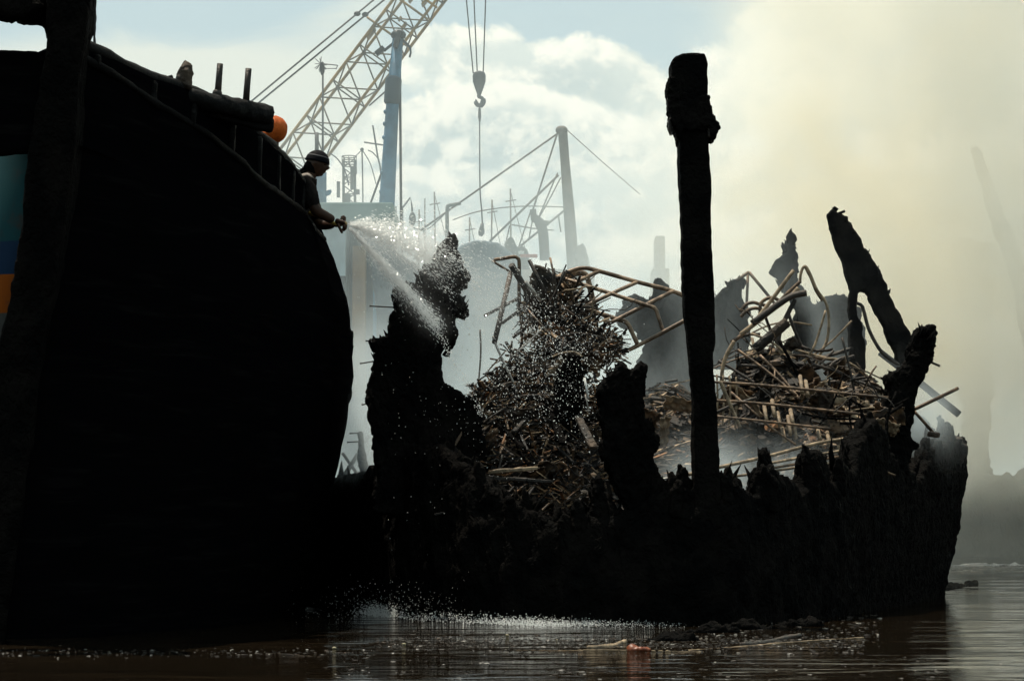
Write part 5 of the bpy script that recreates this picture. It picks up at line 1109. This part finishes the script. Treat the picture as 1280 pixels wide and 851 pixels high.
tag(link('floating_scrap', char_mesh(me, .012, .02, 12, 3, 1), 'scrap_red'), 'rust-orange crumpled scrap floating below the central stump', 'scrap')
for k, (x, y, s) in enumerate([(418, 811, .022), (505, 806, .026), (634, 795, .024), (696, 800, .014), (902, 779, .014)]):
    lab = ['pale yellow scrap floating at the front boat\'s bow', 'pale yellow scrap floating under the left end of the wreck', 'pale yellow scrap floating left of the orange scrap, close to the wreck', 'tiny pale scrap floating just left of the orange scrap', 'tiny pale scrap floating at the foot of the tall post'][k]
    w_ = wp(x, y); me = MB().ball(w_+Vector((0, 0, s*.4)), s*.55, 8, 6, (1.3, 1, .8)).mesh(); tag(link('floating_scrap', roughen(me, s*.2, 20, k), 'scrap_pale'), lab, 'scrap', 'pale scraps afloat')
rf_ = random.Random(17); mb = MB()
def fleck(px, py, s, t, flat=0.4):
    w_ = wp(px, py); g = bmesh.ops.create_icosphere(mb.bm, subdivisions=1, radius=1); sx = s*rf_.uniform(.5, 2.6); a_ = rf_.uniform(-.6, .6); fs = set()
    for v_ in g['verts']:
        k_ = rf_.uniform(.4, 1.3); x_, y_ = v_.co.x*sx*k_, v_.co.y*s*.6*k_; v_.co = w_+Vector((x_*math.cos(a_)-y_*math.sin(a_), x_*math.sin(a_)+y_*math.cos(a_), v_.co.z*s*flat*.6*k_)); fs.update(v_.link_faces)
    for f_ in fs:
        for l_ in f_.loops: l_[mb.tint] = (*t, 1)
CT = [(.10, .09, .08), (.42, .40, .37), (.03, .025, .02), (.02, .018, .015), (.07, .05, .035), (.02, .02, .02), (.015, .013, .01), (.015, .013, .01)]
for i in range(2200): fleck(rf_.uniform(470, 1080), rf_.gauss(803, 6), rf_.choice((.004, .006, .008, .012)), rf_.choice(CT))
for i in range(300): fleck(rf_.uniform(840, 1100), rf_.gauss(780, 12), rf_.uniform(.006, .02), rf_.choice(CT))
for i in range(260): fleck(rf_.uniform(0, 470), rf_.gauss(815, 3), rf_.uniform(.004, .012), rf_.choice(CT))
for i in range(260): fleck(rf_.uniform(400, 1280), rf_.uniform(820, 850), rf_.uniform(.004, .014), rf_.choice(CT[:3]), .15)
for i in range(500): fleck(rf_.uniform(1080, 1280), rf_.uniform(694, 716), rf_.uniform(.02, .10), rf_.choice(CT), .3)
tag(mb.build('flotsam', 'debris', origin=(0.5, 17, 0), keep_tint=True), 'countless flecks of charcoal and scum floating below the wreck', 'flotsam', kind='stuff')
for k, (x, y) in enumerate([(842, 800), (935, 786), (1000, 782), (888, 790)]):
    w_ = wp(x, y); me = MB().ball(w_, .14, 10, 8, (1.6, .8, .45)).mesh()
    tag(link('charcoal_lump', char_mesh(me, .02, .05, 8, k, 0), 'char'), 'black charcoal lump floating low in the water under the right half of the wreck', 'lump', 'charcoal lumps afloat')

# ================================================================== SMOKE
def domain(name, lo, hi, fn, color, aniso, label, step=1.0):
    mb = MB(); mb.box([(a+b)/2 for a, b in zip(lo, hi)], *[b-a for a, b in zip(lo, hi)])
    o = mb.build(name, None, origin=(0, 0, 0)); tag(o, label, 'mist' if name == 'spray_mist' else 'smoke', kind='stuff')
    m = bpy.data.materials.new(name); m.use_nodes = True; nt = m.node_tree; nt.nodes.clear()
    out = nt.nodes.new('ShaderNodeOutputMaterial'); pv = nt.nodes.new('ShaderNodeVolumePrincipled')
    nt.links.new(pv.outputs[0], out.inputs['Volume'])
    pv.inputs['Anisotropy'].default_value = aniso
    gp = nt.nodes.new('ShaderNodeNewGeometry').outputs['Position']
    if callable(color): nt.links.new(color(nt, gp, *sep(nt, gp)), pv.inputs['Color'])
    else: pv.inputs['Color'].default_value = (*color, 1)
    d = fn(nt, gp, *sep(nt, gp)); nt.links.new(d.mx(0.0).s, pv.inputs['Density'])
    o.data.materials.append(m)
    try: m.cycles.volume_step_rate = step
    except Exception: pass
    m.cycles.homogeneous_volume = False
    return o
def along(x, y, z, A, B, w, wy):      # soft cone of mist from A to B
    D = B-A; L2 = D.x*D.x+D.z*D.z
    t = ((x-A.x)*D.x+(z-A.z)*D.z)/L2
    px_ = x-A.x-t*D.x; pz_ = z-A.z-t*D.z
    ww = t.mx(0.05)*w
    return (-((px_*px_+pz_*pz_)/(ww*ww))).exp()*gauss(y, (A.y+B.y)/2, wy)*t.smooth(0.0, 0.08)*t.smooth(0.8, 1.15, 1, 0)
def f_bank(nt, gp, x, y, z):
    big = noise_n(nt, gp, 0.33, 4, 0.6, 1.0).smooth(0.40, 0.64, 0.05, 1.5)
    low = ((-(z/2.6)).exp()*0.105+(-(z/9.0)).exp()*0.006)*x.smooth(4.2, 6.5, 1, 0.12)*x.smooth(-9, -3, 0.15, 1)
    fog = y.smooth(33, 40)*y.smooth(56, 62, 1, 0)*(-(z/3.4)).exp()*0.20*x.smooth(-7, -1, 0.4, 1)*x.smooth(3.0, 5.5, 1, 0.04)
    near = (y-x.smooth(2.6, 4.6)*6.0).smooth(24.0, 28.5)*y.smooth(60, 68, 1, 0)
    return (low*near+fog)*big
def f_hold(nt, gp, x, y, z):          # smoke curling up out of the hold, and small wisps between the ribs
    fine = noise_n(nt, gp, 1.1, 3, 0.6, 0.8, stretch=(1, 1, 0.6)).smooth(0.40, 0.66, 0.0, 1.6)
    hold = y.smooth(26.0, 27.6)*y.smooth(29.5, 31.8, 1, 0)*x.smooth(-1.2, 0.2)*x.smooth(3.6, 5.4, 1, 0)*(-(z/2.4)).exp()*z.smooth(3.6, 4.9, 1, 0)*0.6
    w1 = gauss(x, -1.55, 0.42)*gauss(y, 24.6, 1.2)*z.smooth(1.15, 1.6)*z.smooth(2.2, 3.6, 1, 0)*0.7
    w2 = gauss(x, 1.95, 0.38)*gauss(y, 22.4, 0.7)*gauss(z, 1.25, 0.32)*1.6+gauss(x, 2.9, 0.4)*gauss(y, 23.6, 0.6)*gauss(z, 1.45, 0.3)*1.0
    w3 = gauss(x, 4.75, 0.3)*gauss(y, 26.2, 0.5)*gauss(z, 2.15, 0.35)*1.2
    w4 = gauss(x, 0.75, 0.25)*gauss(y, 21.6, 0.4)*gauss(z, 0.98, 0.25)*0.9
    return (hold+w1+w2+w3+w4)*fine
def f_mist(nt, gp, x, y, z):
    return along(x, y, z, tip, P(562, 338, 21.6), 0.26, 0.4)*0.55+along(x, y, z, tip, P(548, 410, 21.1), 0.13, 0.3)*0.5+along(x, y, z, tip, P(640, 395, 21.8), 0.3, 0.4)*0.15
def f_plume(nt, gp, x, y, z):
    n1 = noise_n(nt, gp, 0.13, 2, 0.5, 0.6)
    n = noise_n(nt, gp, 0.30, 4, 0.58, 0.9)*1.0; n = n.smooth(0.44, 0.585, 0.0, 2.5)*x.smooth(6, 12, 1, 0.38)
    e = (x-(y-30)*0.115-1.5-z*0.16+(n1-0.5)*12.0).smooth(-1.5, 4.0)
    ny = y.smooth(28.5, 33)*y.smooth(50, 58, 1, 0)
    return e*ny*n*(0.15+(-(z/4.0)).exp()*0.2)*z.smooth(0.9, 3.8, 0.03, 1.0)
def c_plume(nt, gp, x, y, z):         # cream smoke with browner, sootier billows in it
    f = noise_n(nt, gp, 0.16, 1, 0.5, 0.5, stretch=(1, 1, 1.3)).smooth(0.46, 0.66)
    return mixc(nt, f, (0.99, 0.985, 0.92), (0.965, 0.90, 0.73))
domain('smoke_bank', (-9, 23.9, 0.02), (16, 68, 13), f_bank, (0.76, 0.86, 0.90), 0.25, 'thin bluish smoke lying low behind the burnt hull and over the far boats', 0.8)
domain('smoke', (-2.9, 20.9, 0.35), (6.2, 32, 5), f_hold, (0.78, 0.87, 0.91), 0.25, 'smoke curling up out of the burnt hull between its ribs', 0.5)
domain('spray_mist', (-1.75, 20.5, 2.3), (0.3, 22.6, 4.3), f_mist, (0.97, 0.98, 0.98), 0.3, 'white mist hanging in the fan of water from the hose', 0.6)
domain('smoke_plume', (-3, 28.4, 0.03), (27, 58.2, 24), f_plume, c_plume, 0.35, 'thick cream yellow smoke plume rising over the right half', 0.8)

# ================================================================== LIGHT
EL, AZ = R(74), R(-40)               # azimuth from +Y, negative to the left
sd_ = Vector((math.cos(EL)*math.sin(AZ), math.cos(EL)*math.cos(AZ), math.sin(EL)))
L = bpy.data.lights.new('sun', 'SUN'); L.energy = 5.0; L.angle = R(0.53); L.color = (1, 0.91, 0.76)
so = bpy.data.objects.new('sun', L); COL.objects.link(so); so.location = (0, 0, 30); so.rotation_euler = sd_.to_track_quat('Z', 'Y').to_euler()
w = bpy.data.worlds.new('World'); SC.world = w; w.use_nodes = True; nt = w.node_tree
bg = nt.nodes['Background']
sk = nt.nodes.new('ShaderNodeTexSky'); sk.sky_type = 'NISHITA'; sk.sun_disc = False; sk.sun_elevation = EL; sk.sun_rotation = AZ; sk.air_density = 1.0; sk.dust_density = 1.5; sk.ozone_density = 1.0
tc = nt.nodes.new('ShaderNodeTexCoord').outputs['Generated']
dx, dy, dz = sep(nt, tc)
dyy = dy.mx(0.05); u = dx/dyy; v = dz/dyy
cb = nt.nodes.new('ShaderNodeCombineXYZ'); nt.links.new(u.s, cb.inputs[0]); nt.links.new(v.s, cb.inputs[1]); uv = cb.outputs[0]
def ell(px, py, rx, ry, k=1.0):      # a cloud seen in the direction of a pixel
    return (gauss(u, (px-640)/F, rx/F)*gauss(v, (660-py)/F, ry/F))*k
nz = noise_n(nt, uv, 16, 8, 0.6, 0.25); nz2 = noise_n(nt, uv, 46, 6, 0.6)
SB = 0.10                            # world strength; cloud radiances below are divided by it
def cloud(base, layer, seed, k=1.0):      # one bank of cumulus: bright crests, greyer body below and behind them
    mp = nt.nodes.new('ShaderNodeVectorMath'); mp.operation = 'ADD'; nt.links.new(uv, mp.inputs[0]); mp.inputs[1].default_value = (seed, seed*.7, seed)
    n1 = noise_n(nt, mp.outputs[0], 13, 9, 0.58, 0.3); n2 = noise_n(nt, mp.outputs[0], 55, 7, 0.6, 0.2)
    mp2 = nt.nodes.new('ShaderNodeVectorMath'); mp2.operation = 'ADD'; nt.links.new(mp.outputs[0], mp2.inputs[0]); mp2.inputs[1].default_value = (-0.004, 0.009, 0)
    m1 = noise_n(nt, mp2.outputs[0], 13, 9, 0.58, 0.3); m2 = noise_n(nt, mp2.outputs[0], 55, 7, 0.6, 0.2)
    d0 = layer*0.9+(n1-0.5)*1.9+(n2-0.5)*0.55; d1 = layer*0.9+(m1-0.5)*1.9+(m2-0.5)*0.55
    mask = d0.smooth(0.34, 0.52); lit = (d0-d1).smooth(-0.12, 0.16); deep = d0.smooth(0.5, 1.5)
    body = mixc(nt, deep*0.75, tuple(q/SB for q in (0.70, 0.77, 0.71)), tuple(q/SB for q in (0.47, 0.57, 0.56)))
    return mixc(nt, mask*k, base, mixc(nt, lit*0.85, body, tuple(q/SB for q in (1.04, 1.02, 0.88))))
nz = noise_n(nt, uv, 16, 8, 0.6, 0.25); nz2 = noise_n(nt, uv, 46, 6, 0.6)
streak = noise_n(nt, uv, 9, 5, 0.6, 0.6, stretch=(1.0, 3.2, 1))
band = ell(120, 110, 420, 70)+ell(330, 190, 160, 120, .8)+ell(430, 10, 80, 40, .5)+ell(60, 120, 200, 60, .6)
smask = (band*0.9+(streak-0.5)*1.2).smooth(0.25, 0.9)
vm = nt.nodes.new('ShaderNodeVectorMath'); vm.operation = 'MULTIPLY'; nt.links.new(sk.outputs[0], vm.inputs[0]); vm.inputs[1].default_value = (1.0, 1.0, 0.92)
skyc = mixc(nt, 0.70, vm.outputs[0], tuple(q/SB for q in (0.60, 0.73, 0.71)))
c1 = mixc(nt, smask*0.85, skyc, tuple(q/SB for q in (0.77, 0.80, 0.70)))
c2 = cloud(c1, ell(690, 110, 150, 60)+ell(560, 60, 60, 50, .8)+ell(790, 190, 130, 110), 0.0)
c2 = cloud(c2, ell(560, 170, 80, 70)+ell(640, 190, 120, 80)+ell(500, 230, 90, 70)+ell(760, 250, 130, 90), 3.1)
c3 = cloud(c2, ell(540, 270, 150, 60)+ell(680, 280, 160, 70)+ell(800, 320, 120, 70), 7.7, 0.9)
c4 = cloud(c3, ell(1010, 70, 90, 110)+ell(1160, 90, 190, 170)+ell(1000, 200, 140, 140)+ell(1260, 260, 200, 200), 12.3, 0.92)
nt.links.new(c4, bg.inputs['Color']); bg.inputs['Strength'].default_value = SB
# ------------------------------------------------------------------ render settings
SC.render.engine = 'CYCLES'; cy = SC.cycles
cy.use_denoising = True
try: cy.denoiser = 'OPENIMAGEDENOISE'
except Exception: pass
cy.max_bounces = 8; cy.diffuse_bounces = 2; cy.glossy_bounces = 3; cy.transmission_bounces = 4; cy.volume_bounces = 3; cy.transparent_max_bounces = 8
cy.volume_max_steps = 256; cy.use_adaptive_sampling = True; cy.adaptive_threshold = 0.03; cy.sample_clamp_indirect = 6; cy.caustics_reflective = False; cy.caustics_refractive = False
vs = SC.view_settings; vs.view_transform = 'Standard'; vs.look = 'None'; vs.exposure = 0.15; vs.gamma = 1.0; vs.use_curve_mapping = False
